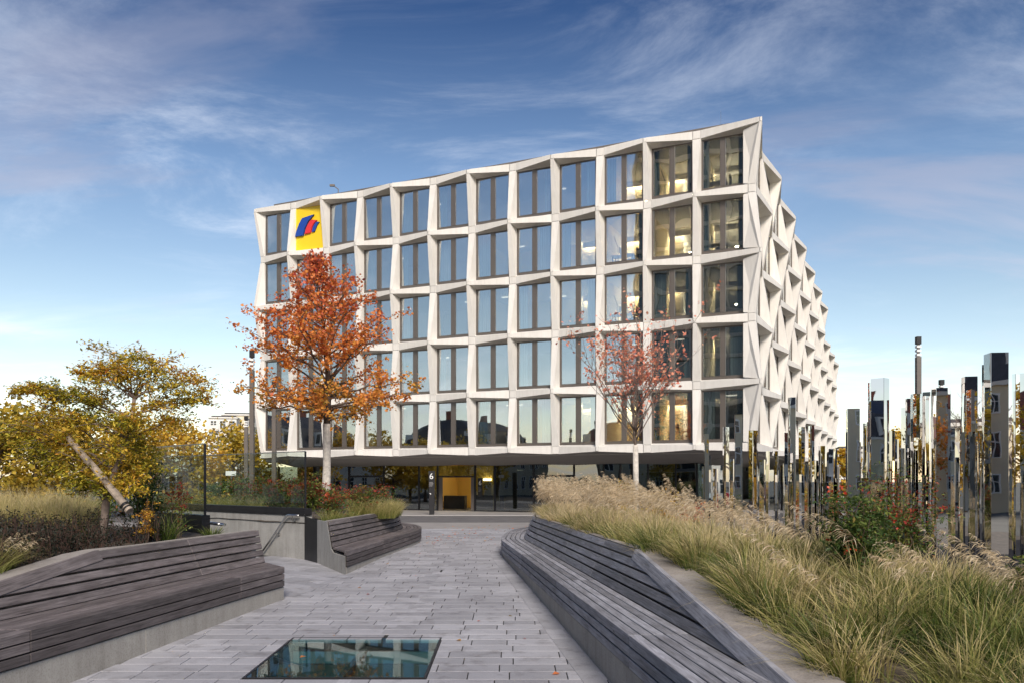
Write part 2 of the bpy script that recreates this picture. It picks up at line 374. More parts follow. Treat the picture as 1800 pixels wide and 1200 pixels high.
# ------------------------------------------------------------------ the ground
def sheet(name, pts, z, mat, kind='structure'):
    return tag(mk(name, mesh(name, [(x, y, z) for x, y in pts], [tuple(range(len(pts)))], mat)), kind=kind)
GX0, GX1, GY0, GY1 = -22.0, 9.5, 1.0, 36.3      # the sunken area the path and the planters are built in
SKX0, SKX1, SKY0, SKY1 = -3.32, -1.06, 10.08, 12.42
g = MB()
B = 900
for x0, y0, x1, y1 in ((-B, -B, B, GY0), (-B, GY1, B, 1500), (-B, GY0, GX0, GY1), (GX1, GY0, B, GY1)):
    g.quad((x0, y0, -0.06), (x1, y0, -0.06), (x1, y1, -0.06), (x0, y1, -0.06))
for x0, y0, x1, y1 in ((GX0, GY0, GX1, SKY0), (GX0, SKY1, GX1, GY1), (GX0, SKY0, SKX0, SKY1), (SKX1, SKY0, GX1, SKY1)):
    g.quad((x0, y0, -0.8), (x1, y0, -0.8), (x1, y1, -0.8), (x0, y1, -0.8))
for a, b in (((GX0, GY0), (GX1, GY0)), ((GX1, GY0), (GX1, GY1)), ((GX1, GY1), (GX0, GY1)), ((GX0, GY1), (GX0, GY0))):
    g.quad((*a, -0.8), (*b, -0.8), (*b, -0.06), (*a, -0.06))
tag(g.build('ground', MAT['ground'], fix=False), kind='structure')
# street in front of the building: kerb, carriageway, pavement
st = MB().box((-60, 41.6, -0.055), (60, 49.6, -0.012)); tag(st.build('road', MAT['asphalt']), kind='structure')
pv = MB().box((-60, 49.95, -0.055), (60, 59.0, 0.0)); tag(pv.build('pavement', MAT['pavement']), kind='structure')
kerbs = empty('kerb'); tag(kerbs, kind='structure')
kb = MB().box((-0.49, 0, -0.055), (0.49, 0.32, 0.03))
kd = kb.build('kerb_stone', MAT['kerb']).data
bpy.data.objects.remove(bpy.data.objects['kerb_stone'])
for k in range(26): mk('kerb_stone', kd, kerbs, (-14 + k, 49.62, 0))
apron = MB().box((-60, 36.45, -0.055), (60, 41.55, 0.0)); tag(apron.build('footway', MAT['pavement']), kind='structure')

# ------------------------------------------------------------------ the office building
P, FP = 2.88, 3.55
E1 = Vector((2.616, -1.205, 0)).normalized(); N1 = Vector((-E1.y, E1.x, 0)) * -1
O1 = Vector((-18.0, 59.86, 0)) - 0.245 * E1
C12 = O1 + 12 * P * E1
E2 = -N1; N2 = E1.copy()
P2 = 4.48
Z0 = 3.98
GH, GV = 0.245, 0.30
bld = empty('office_building', C12); 
tag(bld, 'white office building with folded stone facade, bronze windows and lit upper corner rooms', 'office building')

class Facade:
    def __init__(s, O, e, n, p, nb, exists, corner0=None, corner1=None):
        s.O, s.e, s.n, s.p, s.nb, s.exists = O, e, n, p, nb, exists; s.c0, s.c1 = corner0, corner1
    def pt(s, x, z, d): q = s.O + s.e * x + s.n * d; return Vector((q.x, q.y, z))
    def protr(s, b, j): return (b + j) % 2 == 1
    def node(s, b, j):
        z = Z0 + FP * j; x = b * s.p; pr = s.protr(b, j)
        hx, hz, d = (0.095, 0.13, 0.70) if pr else (0.235, 0.235, 0.13)
        x0, x1 = x - hx, x + hx
        if b == 0 and s.c0: a, w = s.c0[pr]; x0, x1, d = -a, -a + w, a
        if b == s.nb and s.c1: a, w = s.c1[pr]; x0, x1, d = x + a - w, x + a, a
        return x0, x1, z - hz, z + hz, d
    def has_node(s, b, j):
        return any(0 <= i < s.nb and 0 <= k < 5 and s.exists(i, k) for i in (b - 1, b) for k in (j - 1, j))
    def has_fin(s, b, j): return any(0 <= i < s.nb and s.exists(i, j) for i in (b - 1, b))
    def has_beam(s, i, j): return any(0 <= k < 5 and s.exists(i, k) for k in (j - 1, j))

def tri_quad(mb, a, b, c, d, flip):
    if flip: mb.add((a, b, c, d), [(0, 1, 2), (0, 2, 3)])
    else: mb.add((a, b, c, d), [(0, 1, 3), (1, 2, 3)])

def build_facade(F, skin_first=True):
    for j in range(6):
        for b in range(F.nb + 1):
            if F.has_node(b, j):
                x0, x1, z0, z1, d = F.node(b, j); i_ = 0.030
                o = [F.pt(x0, z0, d - 0.035), F.pt(x1, z0, d - 0.035), F.pt(x1, z1, d - 0.035), F.pt(x0, z1, d - 0.035)]
                q = [F.pt(x0 + i_, z0 + i_, d), F.pt(x1 - i_, z0 + i_, d), F.pt(x1 - i_, z1 - i_, d), F.pt(x0 + i_, z1 - i_, d)]
                part(bld, MB().loft([o, q], True, False).add(q, [(0, 1, 2, 3)]), 'facade_joint', MAT['facade'], fix=False)
            # vertical fin between this level and the next
            if j < 5 and F.has_fin(b, j):
                a0, a1, _, az, ad = F.node(b, j); b0, b1, bz, _, bd = F.node(b, j + 1)
                zl, zh = Z0 + FP*j + GV, Z0 + FP*(j+1) - GV; xc = b * F.p
                p0, p1, p2, p3 = F.pt(a0, az, ad), F.pt(a1, az, ad), F.pt(b1, bz, bd), F.pt(b0, bz, bd)
                m = MB().quad(p0, p1, p2, p3); up = F.protr(b, j + 1)
                left_x = xc - GH; right_x = xc + GH
                ld = 0.0
                if b == 0 and F.c0: ld = -0.25; left_x = a0 + 0.02 if False else -min(F.c0[0][0], F.c0[1][0])
                tri_quad(m, F.pt(left_x, zl, ld), p0, p3, F.pt(left_x, zh, ld), not up)
                tri_quad(m, p1, F.pt(right_x, zl, 0), F.pt(right_x, zh, 0), p2, up) if not (b == F.nb and F.c1) else None
                part(bld, m, 'facade_fin', MAT['facade'])
        # beams at level j
        for i in range(F.nb):
            if not F.has_beam(i, j): continue
            _, a1, az0, az1, ad = F.node(i, j); b0, _, bz0, bz1, bd = F.node(i + 1, j); zc = Z0 + FP*j
            xl, xr = i*F.p + GH, (i+1)*F.p - GH
            p0, p1, p2, p3 = F.pt(a1, az0, ad), F.pt(b0, bz0, bd), F.pt(b0, bz1, bd), F.pt(a1, az1, ad)
            m = MB().quad(p0, p1, p2, p3); pl = F.protr(i, j)
            if j > 0 and F.exists(i, j - 1): tri_quad(m, F.pt(xl, zc - GV, 0), F.pt(xr, zc - GV, 0), p1, p0, pl)
            if j < 5 and F.exists(i, j): tri_quad(m, p3, p2, F.pt(xr, zc + GV, 0), F.pt(xl, zc + GV, 0), not pl)
            else:      # coping of the parapet running back to the roof
                m.quad(p3, p2, F.pt((i+1)*F.p, zc + 0.30, -0.30), F.pt(i*F.p, zc + 0.30, -0.30))
            part(bld, m, 'facade_beam', MAT['facade'])

front = Facade(O1, E1, N1, P, 12, lambda i, j: True, corner0={False: (0.13, 0.36), True: (0.46, 0.19)}, corner1={False: (0.42, 0.42), True: (0.80, 0.13)})
side = Facade(C12, E2, N2, P2, 17, lambda i, j: j < 4 or i < 12, corner0={False: (0.42, 0.42), True: (0.80, 0.13)})
build_facade(front); build_facade(side)

# windows
def window_frame(F, i, j, w_post=0.30, detail=True):
    x0, x1 = i*F.p + GH, (i+1)*F.p - GH; z0, z1 = Z0 + FP*j + GV, Z0 + FP*(j+1) - GV
    m = MB()
    M = Matrix(((F.e.x, F.n.x, 0, F.O.x), (F.e.y, F.n.y, 0, F.O.y), (0, 0, 1, 0), (0, 0, 0, 1)))
    xm = (x0 + x1) / 2; t = 0.10
    m.box((x0 - 0.03, -0.16, z0 - 0.03), (x0 + t, -0.004, z1 + 0.03), M).box((x1 - t, -0.16, z0 - 0.03), (x1 + 0.03, -0.004, z1 + 0.03), M)
    m.box((x0 + t, -0.15, z0 - 0.03), (x1 - t, -0.008, z0 + 0.15), M).box((x0 + t, -0.15, z1 - 0.07), (x1 - t, -0.008, z1 + 0.03), M)
    if detail: m.box((x0 + t, -0.12, z0 + 0.155), (x1 - t, 0.0, z0 + 0.185), M)
    f = part(bld, m, 'window_frame', MAT['frame'])
    post = MB().box((xm - w_post/2, -0.14, z0 + 0.19), (xm + w_post/2, 0.02, z1 - 0.075), M)
    sub(f, post, 'mullion', MAT['frame'])
    for a, b in ((x0 + t, xm - w_post/2), (xm + w_post/2, x1 - t)):
        sub(f, MB().box((a - 0.01, -0.075, z0 + 0.14), (b + 0.01, -0.055, z1 - 0.06), M), 'pane', MAT['pane'])
    return M, x0 + t, x1 - t, z0, z1
LIT = {(9, 4): .45, (10, 4): .9, (11, 4): 1, (9, 3): 1, (9, 2): 1, (9, 0): .7, (8, 0): .3, (8, 3): .3, (10, 3): 1, (11, 3): 1, (10, 0): .8, (10, 2): .2, (11, 2): .3, (11, 1): .35, (8, 2): .3}
def curtain(M, x0, x1, z0, z1, y=-0.35):
    n = max(4, int((x1 - x0) / 0.05)); m = MB()
    rows = [[M @ Vector((x0 + (x1 - x0)*k/n, y + 0.045*math.sin(k*2.1 + random.random()*0.8) - 0.02*(k % 2), z)) for k in range(n + 1)] for z in (z0, z1)]
    back = [[p - (M.to_3x3() @ Vector((0, 0.012, 0))) for p in r] for r in rows]
    for k in range(n):
        m.quad(rows[0][k], rows[0][k+1], rows[1][k+1], rows[1][k])
        m.quad(back[0][k+1], back[0][k], back[1][k], back[1][k+1])
    part(bld, m, 'curtain', MAT['curtain'], fix=False)
rr = random.Random(5)
for j in range(5):
    for i in range(12):
        if (i, j) == (1, 4): continue
        M, x0, x1, z0, z1 = window_frame(front, i, j)
        w = x1 - x0; mode = rr.random()
        if (i, j) in LIT and LIT[(i, j)] > .6:
            if mode < .75: curtain(M, x1 - .28, x1, z0 + .1, z1 - .05)
            if mode < .3: curtain(M, x0, x0 + .25, z0 + .1, z1 - .05)
        else:
            if mode < .6: curtain(M, x0, x0 + rr.uniform(.35, .8), z0 + .1, z1 - .05)
            if mode > .35 and i > 6: curtain(M, x1 - rr.uniform(.35, .9), x1, z0 + .1, z1 - .05)
    for i in range(17):
        if side.exists(i, j): window_frame(side, i, j, 0.3, False)

# floors, back walls and lit ceilings inside
Mf = Matrix(((E1.x, N1.x, 0, O1.x), (E1.y, N1.y, 0, O1.y), (0, 0, 1, 0), (0, 0, 0, 1)))
L = 12 * P; SD = 17 * P2; SDT = 12 * P2
for j in range(6):
    z = Z0 + FP * j; dep = SD if j < 5 else SDT
    sl = MB().box((0.02, -dep + 0.1, z - GV), (L - 0.02, -0.17, z + GV - 0.03), Mf)
    part(bld, sl, 'floor_slab', MAT['room_white'])
for j in range(5):
    z0, z1 = Z0 + FP*j + GV, Z0 + FP*(j+1) - GV; dep = SD if j < 4 else SDT
    part(bld, MB().box((0.1, -5.2, z0 - 0.02), (L - 5.0, -5.0, z1), Mf), 'inner_wall', MAT['room_warm'])
    part(bld, MB().box((L - 5.0, -dep + .2, z0 - 0.02), (L - 4.8, -5.0, z1), Mf), 'inner_wall', MAT['room_white'])
    for b in (0, 3, 6, 9, 10, 11):
        part(bld, MB().box((b*P - 0.05 + (0.02 if b == 0 else 0), -5.0, z0 - 0.02), (b*P + 0.05, -0.2, z1), Mf), 'inner_wall', MAT['room_warm'] if b > 6 else MAT['room_white'])
    for i in range(12):
        s = LIT.get((i, j), 0)
        cx = (i + .5) * P
        if s > 0:
            part(bld, MB().box((cx - 1.35, -4.97, z1 - .12), (cx - 1.35 + 2.7*s, -4.86, z1 - .05), Mf), 'ceiling_lamp', MAT['lamp_on'])
            part(bld, MB().box((cx - 1.37, -4.66, z1 - .36), (cx + 1.37, -4.63, z1 + .004), Mf), 'added_baffle', MAT['room_white'])  # added baffle, hides the lamp strip and steers its light down the wall
            part(bld, MB().box((cx - .12, -4.99, z0 + 1.55), (cx + .5*s, -4.9, z0 + 1.62), Mf), 'wall_lamp', MAT['lamp_on'])
        elif rr.random() < .55 and i > 1:
            part(bld, MB().box((cx - .6, -2.4 - (qq := rr.random()*1.6), z1 - .07), (cx + .6, -2.3 - qq, z1 - .004), Mf), 'ceiling_lamp', MAT['lamp_dim'])
# side of the building that closes it at the back and on the left, and the roof
def wall_quad(name, pts, mat, th, nrm):
    m = MB(); n = Vector(nrm) * th
    m.loft([[Vector(p) for p in pts], [Vector(p) - n for p in pts]]); return part(bld, m, name, mat)
zt = Z0 + FP*5 + 0.30; z4 = Z0 + FP*4 + 0.30
A = lambda x, d: O1 + E1*x + N1*d
def at(x, d, z): q = A(x, d); return (q.x, q.y, z)
wall_quad('end_wall', [at(0.0, -.28, 3.5), at(0.0, -SD, 3.5), at(0.0, -SD, z4), at(0, -SDT, z4), at(0, -SDT, zt), at(0.0, -.28, zt)], MAT['facade'], 0.02, -E1)
wall_quad('rear_wall', [at(0, -SD, 0), at(L, -SD, 0), at(L, -SD, z4), at(0, -SD, z4)], MAT['facade'], .2, -N1)
wall_quad('rear_wall', [at(0.1, -SDT, z4), at(L - .3, -SDT, z4), at(L - .3, -SDT, zt), at(0.1, -SDT, zt)], MAT['facade'], .2, -N1)
part(bld, MB().box((0.05, -SDT + .1, zt - .02), (L - .05, -.30, zt + .12), Mf), 'roof', MAT['kerb'])
part(bld, MB().box((0.35, -SDT + .1, zt + .12), (L - 1.2, -.75, zt + .42), Mf), 'roof_edge', MAT['dark_post'])
part(bld, MB().box((0.05, -SD + .1, z4 - .02), (L - .05, -SDT - .05, z4 + .12), Mf), 'roof', MAT['kerb'])
def roof_rod(x, d, h, r=.02):
    q = A(x, d); part(bld, MB().tube([(q.x, q.y, zt), (q.x, q.y, zt + h)], r, 5), 'lightning_rod', MAT['steel'])
roof_rod(11.4*P, -1.0, 1.3, .013)
q = A(2.1*P, -.9); part(bld, MB().tube([(q.x, q.y, zt), (q.x, q.y, zt + .75), (q.x - .35, q.y, zt + 1.0)], .035, 5).box((q.x - .6, q.y - .08, zt + .95), (q.x - .25, q.y + .08, zt + 1.08)), 'roof_camera', MAT['dark_post'])

# folded soffit over the recessed ground floor
LR = 3.6; ZL = 3.16
def Lp(b, j=0): return front.pt(min(b*P, L - LR), ZL + (0.05 if b % 2 else -0.02), -LR)
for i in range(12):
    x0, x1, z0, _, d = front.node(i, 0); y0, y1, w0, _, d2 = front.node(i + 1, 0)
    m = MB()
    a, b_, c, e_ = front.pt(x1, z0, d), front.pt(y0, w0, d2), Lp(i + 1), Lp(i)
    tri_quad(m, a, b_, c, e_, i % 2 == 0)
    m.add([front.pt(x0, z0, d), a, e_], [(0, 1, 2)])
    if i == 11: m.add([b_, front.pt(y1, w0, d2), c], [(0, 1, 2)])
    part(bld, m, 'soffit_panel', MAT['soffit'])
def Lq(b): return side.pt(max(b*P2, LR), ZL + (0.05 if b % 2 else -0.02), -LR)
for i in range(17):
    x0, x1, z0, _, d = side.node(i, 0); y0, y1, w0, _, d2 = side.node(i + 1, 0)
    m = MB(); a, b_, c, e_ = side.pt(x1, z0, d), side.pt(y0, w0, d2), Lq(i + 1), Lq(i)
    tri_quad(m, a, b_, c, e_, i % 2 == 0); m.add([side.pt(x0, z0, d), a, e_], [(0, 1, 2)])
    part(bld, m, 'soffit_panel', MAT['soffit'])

# lobby
def lob(xp):        # distance along the lobby front seen at photo column xp
    k = (xp - 900) / FPX; q = O1 - N1*LR
    return (k*q.y - q.x) / (E1.x - k*E1.y)
Ml = Matrix(((E1.x, N1.x, 0, (O1 - N1*LR).x), (E1.y, N1.y, 0, (O1 - N1*LR).y), (0, 0, 1, 0), (0, 0, 0, 1)))
posts = [lob(v) for v in (430, 490, 552, 613.7, 674.5, 736.5, 769, 835, 870, 938, 1009, 1061, 1110, 1139, 1188, 1240)] + [L - LR - 0.05]
for x in posts:
    part(bld, MB().box((x - .05, -.09, 0), (x + .05, .06, ZL + .03), Ml), 'lobby_post', MAT['black'])
DL, DR = lob(769), lob(835)
for a, b in zip(posts[:-1], posts[1:]):
    if abs(a - DL) < .01:
        part(bld, MB().box((a + .05, -.09, 2.34), (b - .05, .07, 2.44), Ml), 'door_head', MAT['black'])
        part(bld, MB().box((a + .05, -.03, 2.44), (b - .05, -.01, ZL + .02), Ml), 'lobby_pane', MAT['lobby_glass'])
        continue
    part(bld, MB().box((a + .05, -.03, .0), (b - .05, -.01, ZL + .02), Ml), 'lobby_pane', MAT['lobby_glass'])
    part(bld, MB().box((a + .05, -.05, 0.0), (b - .05, .03, .07), Ml), 'lobby_rail', MAT['black'])
for a, b in ((613.7, 674.5), (938, 1009)):
    part(bld, MB().box((lob(a) + .05, -.06, 2.36), (lob(b) - .05, .05, 2.5), Ml), 'lobby_transom', MAT['black'])
for k, (a, b) in enumerate(((DL + .06, DL + .38), (DR - .34, DR - .06))):
    leaf = part(bld, MB().box((a, -.10, .03), (b, -.04, 2.33), Ml), 'door_leaf', MAT['dark_post'])
sd = MB().box((L - LR - .02, -SD + 1, 0), (L - LR + .02, -.1, ZL + .03), Ml); part(bld, sd, 'lobby_side_pane', MAT['lobby_glass'])
part(bld, MB().box((.1, -SD + 4, -.05), (L - LR - .08, -.1, .02), Ml), 'lobby_floor', MAT['room_dark'])
part(bld, MB().box((.1, -7.2, .02), (DL - 1.6, -7.0, ZL + .2), Ml), 'inner_wall', MAT['room_dark'])
part(bld, MB().box((DR + .5, -7.2, .02), (L - LR - .3, -7.0, ZL + .2), Ml), 'inner_wall', MAT['room_dark'])
part(bld, MB().box((DL - 1.6, -6.0, .02), (DR + .5, -5.8, ZL + .2), Ml), 'hall_wall', MAT['hall'])
for x in (DL - 1.6, DR + .4): part(bld, MB().box((x, -5.8, .02), (x + .1, -2.0, ZL + .2), Ml), 'hall_wall', MAT['hall'])
part(bld, MB().box((.1, -SD + 4, ZL + .22), (L - LR - .1, .2, ZL + .3), Ml), 'lobby_ceiling', MAT['room_dark'])
hx = DL + .05
part(bld, MB().box((.02, -SD + 4, .02), (.08, -.2, ZL + .2), Ml), 'lobby_end_wall', MAT['room_dark'])
part(bld, MB().box((hx + .75, -5.78, .02), (hx + 1.35, -5.72, 2.1), Ml), 'lift_door', MAT['black'])
part(bld, MB().box((hx + .75, -5.78, 2.12), (hx + 1.35, -5.6, 2.26), Ml), 'wall_lamp', MAT['lamp_hall'])
part(bld, MB().box((hx + 1.3, -3.4, .02), (DR + .6, -2.9, 1.05), Ml), 'reception_desk', MAT['room_dark'])
part(bld, MB().box((DL - 1.2, -3.4, .02), (hx + .5, -3.0, 1.0), Ml), 'reception_desk', MAT['room_dark'])
part(bld, MB().box((DL + .3, -3.2, ZL + .12), (DR - .2, -2.8, ZL + .21), Ml), 'ceiling_lamp', MAT['lamp_hall'])
for k in range(5):
    zc = 2.22 - .28*k; ring = [Ml @ Vector((hx + 1.95 + .085*math.cos(t), -5.78, zc + .085*math.sin(t))) for t in (2*math.pi*q_/12 for q_ in range(12))]
    ring2 = [p + (N1*.03) for p in ring]; part(bld, MB().loft([ring, ring2]), 'wall_emblem', MAT['dark_post'])
sg = empty('door_sign', Ml @ Vector((lob(845), .1, 1.6)))
tag(sg, 'small dark panel with white number 6 right of the entrance door', 'sign')
x = lob(845)
part(sg, MB().box((x - .17, .062, 1.0), (x + .17, .10, 2.3), Ml), 'panel', MAT['black'])
c6 = Ml @ Vector((x, .105, 1.95)); text(sg, '6', 'number', .44, basis(c6, E1, N1), MAT['white'])
for k, w in enumerate((.16, .22, .2, .15)): part(sg, MB().box((x - .13, .1, 1.62 - .085*k), (x - .13 + w, .106, 1.637 - .085*k), Ml), 'text_line', MAT['kerb'])

# free-standing house-number pillar
pp = empty('number_pillar', (px(759, 903, 51.0).x, 51.0, 0))
tag(pp, 'tapered black pillar sign with white number 6 on the pavement left of the entrance', 'sign pillar')
bx, by = pp.location.x, 51.0
part(pp, MB().loft([[(bx - w, by - .06, z), (bx + w, by - .06, z), (bx + w, by + .06, z), (bx - w, by + .06, z)] for z, w in ((0, .15), (2.72, .2))]), 'post', MAT['black'])
text(pp, '6', 'number', .52, basis((bx - .02, by - .068, 2.38), (1, 0, 0), (0, -1, 0)), MAT['white'])
for k, w in enumerate((.22, .26, .24, .18)): part(pp, MB().box((bx - .15, by - .066, 2.0 - .075*k), (bx - .15 + w, by - .0615, 2.022 - .075*k)), 'text_line', MAT['kerb'])
part(pp, MB().add([(bx - .14, by - .064, 1.34), (bx - .04, by - .064, 1.24), (bx - .04, by - .064, 1.34)], [(0, 1, 2)]).add([(bx - .14, by - .067, 1.34), (bx - .04, by - .067, 1.24), (bx - .04, by - .067, 1.34)], [(0, 1, 2)]), 'arrow', MAT['white'], fix=False)

# company sign in the second bay of the top floor
zs0, zs1 = Z0 + FP*4 + GV, Z0 + FP*5 - GV
ls = empty('company_sign', Mf @ Vector((1.5*P, 0, zs0)))
tag(ls, 'yellow square sign with blue and red swoosh emblem high on the white facade', 'sign')
xs0, xs1 = P + GH - .06, 2*P - GH + .06
part(ls, MB().box((xs0, -.3, zs0 - .05), (xs1, .1, zs1 + .05), Mf), 'panel', MAT['yellow'])
pw, ph = xs1 - xs0, zs1 - zs0 + .1
def swoosh(pts, name, mat, d):
    P3 = [((u*pw + xs0), ((1 - v)*ph + zs0 - .05)) for u, v in pts]
    m = MB().loft([[Mf @ Vector((a, .10, b)) for a, b in P3], [Mf @ Vector((a, .10 + d, b)) for a, b in P3]]); part(ls, m, name, mat)
def arc(pl, q): return [(a, b) for a, b in pl] + [(a, b) for a, b in q[::-1]]
swoosh(arc([(.03, .66), (.08, .53), (.17, .38), (.28, .26)], [(.31, .66), (.36, .52), (.48, .36), (.68, .215)]) , 'emblem_stripe', MAT['blue'], .16)
swoosh(arc([(.36, .63), (.42, .49), (.52, .37), (.60, .325)], [(.56, .62), (.61, .50), (.69, .41), (.78, .355)]), 'emblem_stripe', MAT['red'], .13)
swoosh(arc([(.60, .61), (.65, .49), (.72, .42), (.78, .39)], [(.70, .60), (.74, .53), (.80, .45), (.86, .40)]), 'emblem_stripe', MAT['blue'], .11)

# someone at a desk in the lit corner room, with office things near the windows
def seated_person(name, at_, face, label):
    m = bpy.data.meshes.new(name)
    J = [(0, 0, .50), (0, 0, .74), (0, .01, .98), (0, .02, 1.09), (0, .05, 1.20), (0, .04, 1.30), (-.1, .05, .5), (-.11, .45, .5), (-.11, .45, .05), (.1, .05, .5), (.11, .45, .5), (.11, .45, .05),
         (-.20, .01, .98), (-.24, .1, .74), (-.13, .36, .76), (.20, .01, .98), (.24, .1, .74), (.13, .36, .76), (-.11, .56, .04), (.11, .56, .04)]
    Ed = [(0,1),(1,2),(2,3),(3,4),(4,5),(0,6),(6,7),(7,8),(0,9),(9,10),(10,11),(2,12),(12,13),(13,14),(2,15),(15,16),(16,17),(8,18),(11,19)]
    rad = [.15,.15,.14,.055,.10,.085,.095,.075,.05,.095,.075,.05,.07,.05,.035,.07,.05,.035,.04,.04]
    bm = bmesh.new(); lay = bm.verts.layers.skin.verify(); vs = []
    for c, r_ in zip(J, rad):
        v = bm.verts.new(c); v[lay].radius = (r_, r_); vs.append(v)
    vs[0][lay].use_root = True
    for a, b in Ed: bm.edges.new((vs[a], vs[b]))
    bm.to_mesh(m); bm.free()
    o = mk(name, m, None, at_); o.rotation_euler = (0, 0, face)
    o.modifiers.new('skin', 'SKIN'); s = o.modifiers.new('sub', 'SUBSURF'); s.levels = s.render_levels = 1
    m.materials.append(MAT['white']); return tag(o, label, 'person')
def office_chair(p, rz, lab):
    r = empty('office_chair', p, rz); tag(r, lab, 'office chair', 'office chairs behind the windows')
    MB().box((-.25, -.22, .42), (.25, .25, .5)).build('seat', MAT['black'], r); MB().box((-.23, -.29, .55), (.23, -.23, 1.12)).build('backrest', MAT['black'], r)
    b = MB().tube([(0, 0, .06), (0, 0, .42)], .03)
    for k in range(5): b.tube([(0, 0, .1), (.3*math.cos(k*1.257), .3*math.sin(k*1.257), .03)], .02, 4)
    b.build('base', MAT['dark_post'], r)
def desk(p, rz, lab):
    r = empty('desk', p, rz); tag(r, lab, 'desk', 'desks behind the windows')
    MB().box((-.7, -.35, .70), (.7, .35, .74)).build('desktop', MAT['room_white'], r)
    for a in (-.64, .58):
        for b in (-.3, .24): MB().box((a, b, 0), (a + .06, b + .06, .70)).build('leg', MAT['dark_post'], r)
def monitor(p, rz, lab):
    r = empty('monitor', p, rz); tag(r, lab, 'monitor', 'monitors on desks')
    MB().box((-.28, -.02, .12), (.28, .02, .48)).build('screen', MAT['black'], r); MB().box((-.1, -.08, 0), (.1, .08, .015)).tube([(0, 0, .01), (0, 0, .2)], .02, 5).build('stand', MAT['dark_post'], r)
def floor_lamp(p, lab):
    r = empty('floor_lamp', p); tag(r, lab, 'lamp', 'standing lamps behind the windows')
    MB().box((-.15, -.15, 0), (.15, .15, .02)).build('base', MAT['dark_post'], r)
    MB().tube([(0, 0, .02), (0, 0, 1.2)], .02, 5).tube([(.0, 0, 1.2), (-.25, 0, 1.9)], .02, 5).build('stem', MAT['dark_post'], r)
rz1 = math.atan2(E1.y, E1.x)
fl = lambda x, d, j: Mf @ Vector((x*P, d, Z0 + FP*j + GV - .03))
for (x, d, j, wh) in ((11.3, -.9, 3, 'second floor from the top, corner room'), (9.4, -.9, 3, 'lit room left of the corner'), (9.4, -.9, 2, 'lit third floor room'), (3.5, -.9, 0, 'lowest window row near the red maple'), (11.3, -.9, 4, 'top corner room'), (2.6, -.9, 0, 'lowest window row beside the maple trunk'), (10.6, -.9, 0, 'lowest lit room')):
    desk(fl(x, d, j), rz1, 'pale office desk seen through the window in the ' + wh)
    p = fl(x - .06, d, j); monitor((p.x, p.y, p.z + .74), rz1 + R(90), 'black monitor on the desk in the ' + wh)
    if not (x == 11.3 and j == 3): office_chair(fl(x + .2, d - .1, j), rz1 + R(90), 'black office chair at the desk in the ' + wh)
p = fl(11.47, -.85, 3)
seated_person('person', p, rz1 + R(90), 'person in pale shirt sitting at a desk behind the upper corner window')
for (x, j, wh) in ((9.3, 3, 'fourth window row'), (9.3, 2, 'third window row'), (10.3, 4, 'top window row')):
    floor_lamp(fl(x, -.7, j), 'thin dark standing lamp behind the glass, ' + wh)
# ------------------------------------------------------------------ benches built of planks on concrete bases
class Path:
    def __init__(s, pts, side):
        P_ = [Vector((a, b, 0)) for a, b in pts]; dense = []
        for i in range(len(P_) - 1):      # Catmull-Rom through the plan points
            a, b, c, d = P_[max(i-1, 0)], P_[i], P_[i+1], P_[min(i+2, len(P_)-1)]
            n = max(2, int((c - b).length / 0.12))
            for k in range(n):
                t = k / n; dense.append(0.5*((2*b) + (c - a)*t + (2*a - 5*b + 4*c - d)*t*t + (3*b - a - 3*c + d)*t**3))
        dense.append(P_[-1]); s.p = dense; s.side = side; s.s = [0.0]
        for i in range(1, len(dense)): s.s.append(s.s[-1] + (dense[i] - dense[i-1]).length)
        s.L = s.s[-1]; s.arr = np.array(s.s)
    def at(s, t, off, z):
        i = int(np.clip(np.searchsorted(s.arr, t) - 1, 0, len(s.p) - 2))
        d = (s.p[i+1] - s.p[i]); f = (t - s.s[i]) / max(d.length, 1e-9); q = s.p[i] + d * f
        j0, j1 = max(i - 3, 0), min(i + 4, len(s.p) - 1); d = (s.p[j1] - s.p[j0]).normalized()
        n = Vector((d.y, -d.x, 0)) * s.side
        return Vector((q.x + n.x*off, q.y + n.y*off, z))
    def s_at_y(s, y):
        for i in range(len(s.p) - 1):
            if (s.p[i].y - y) * (s.p[i+1].y - y) <= 0: return s.s[i] + (y - s.p[i].y) / max(s.p[i+1].y - s.p[i].y, 1e-9) * (s.s[i+1] - s.s[i])
        return 0.0
    def front_x(s, y): return s.at(s.s_at_y(y), 0, 0).x
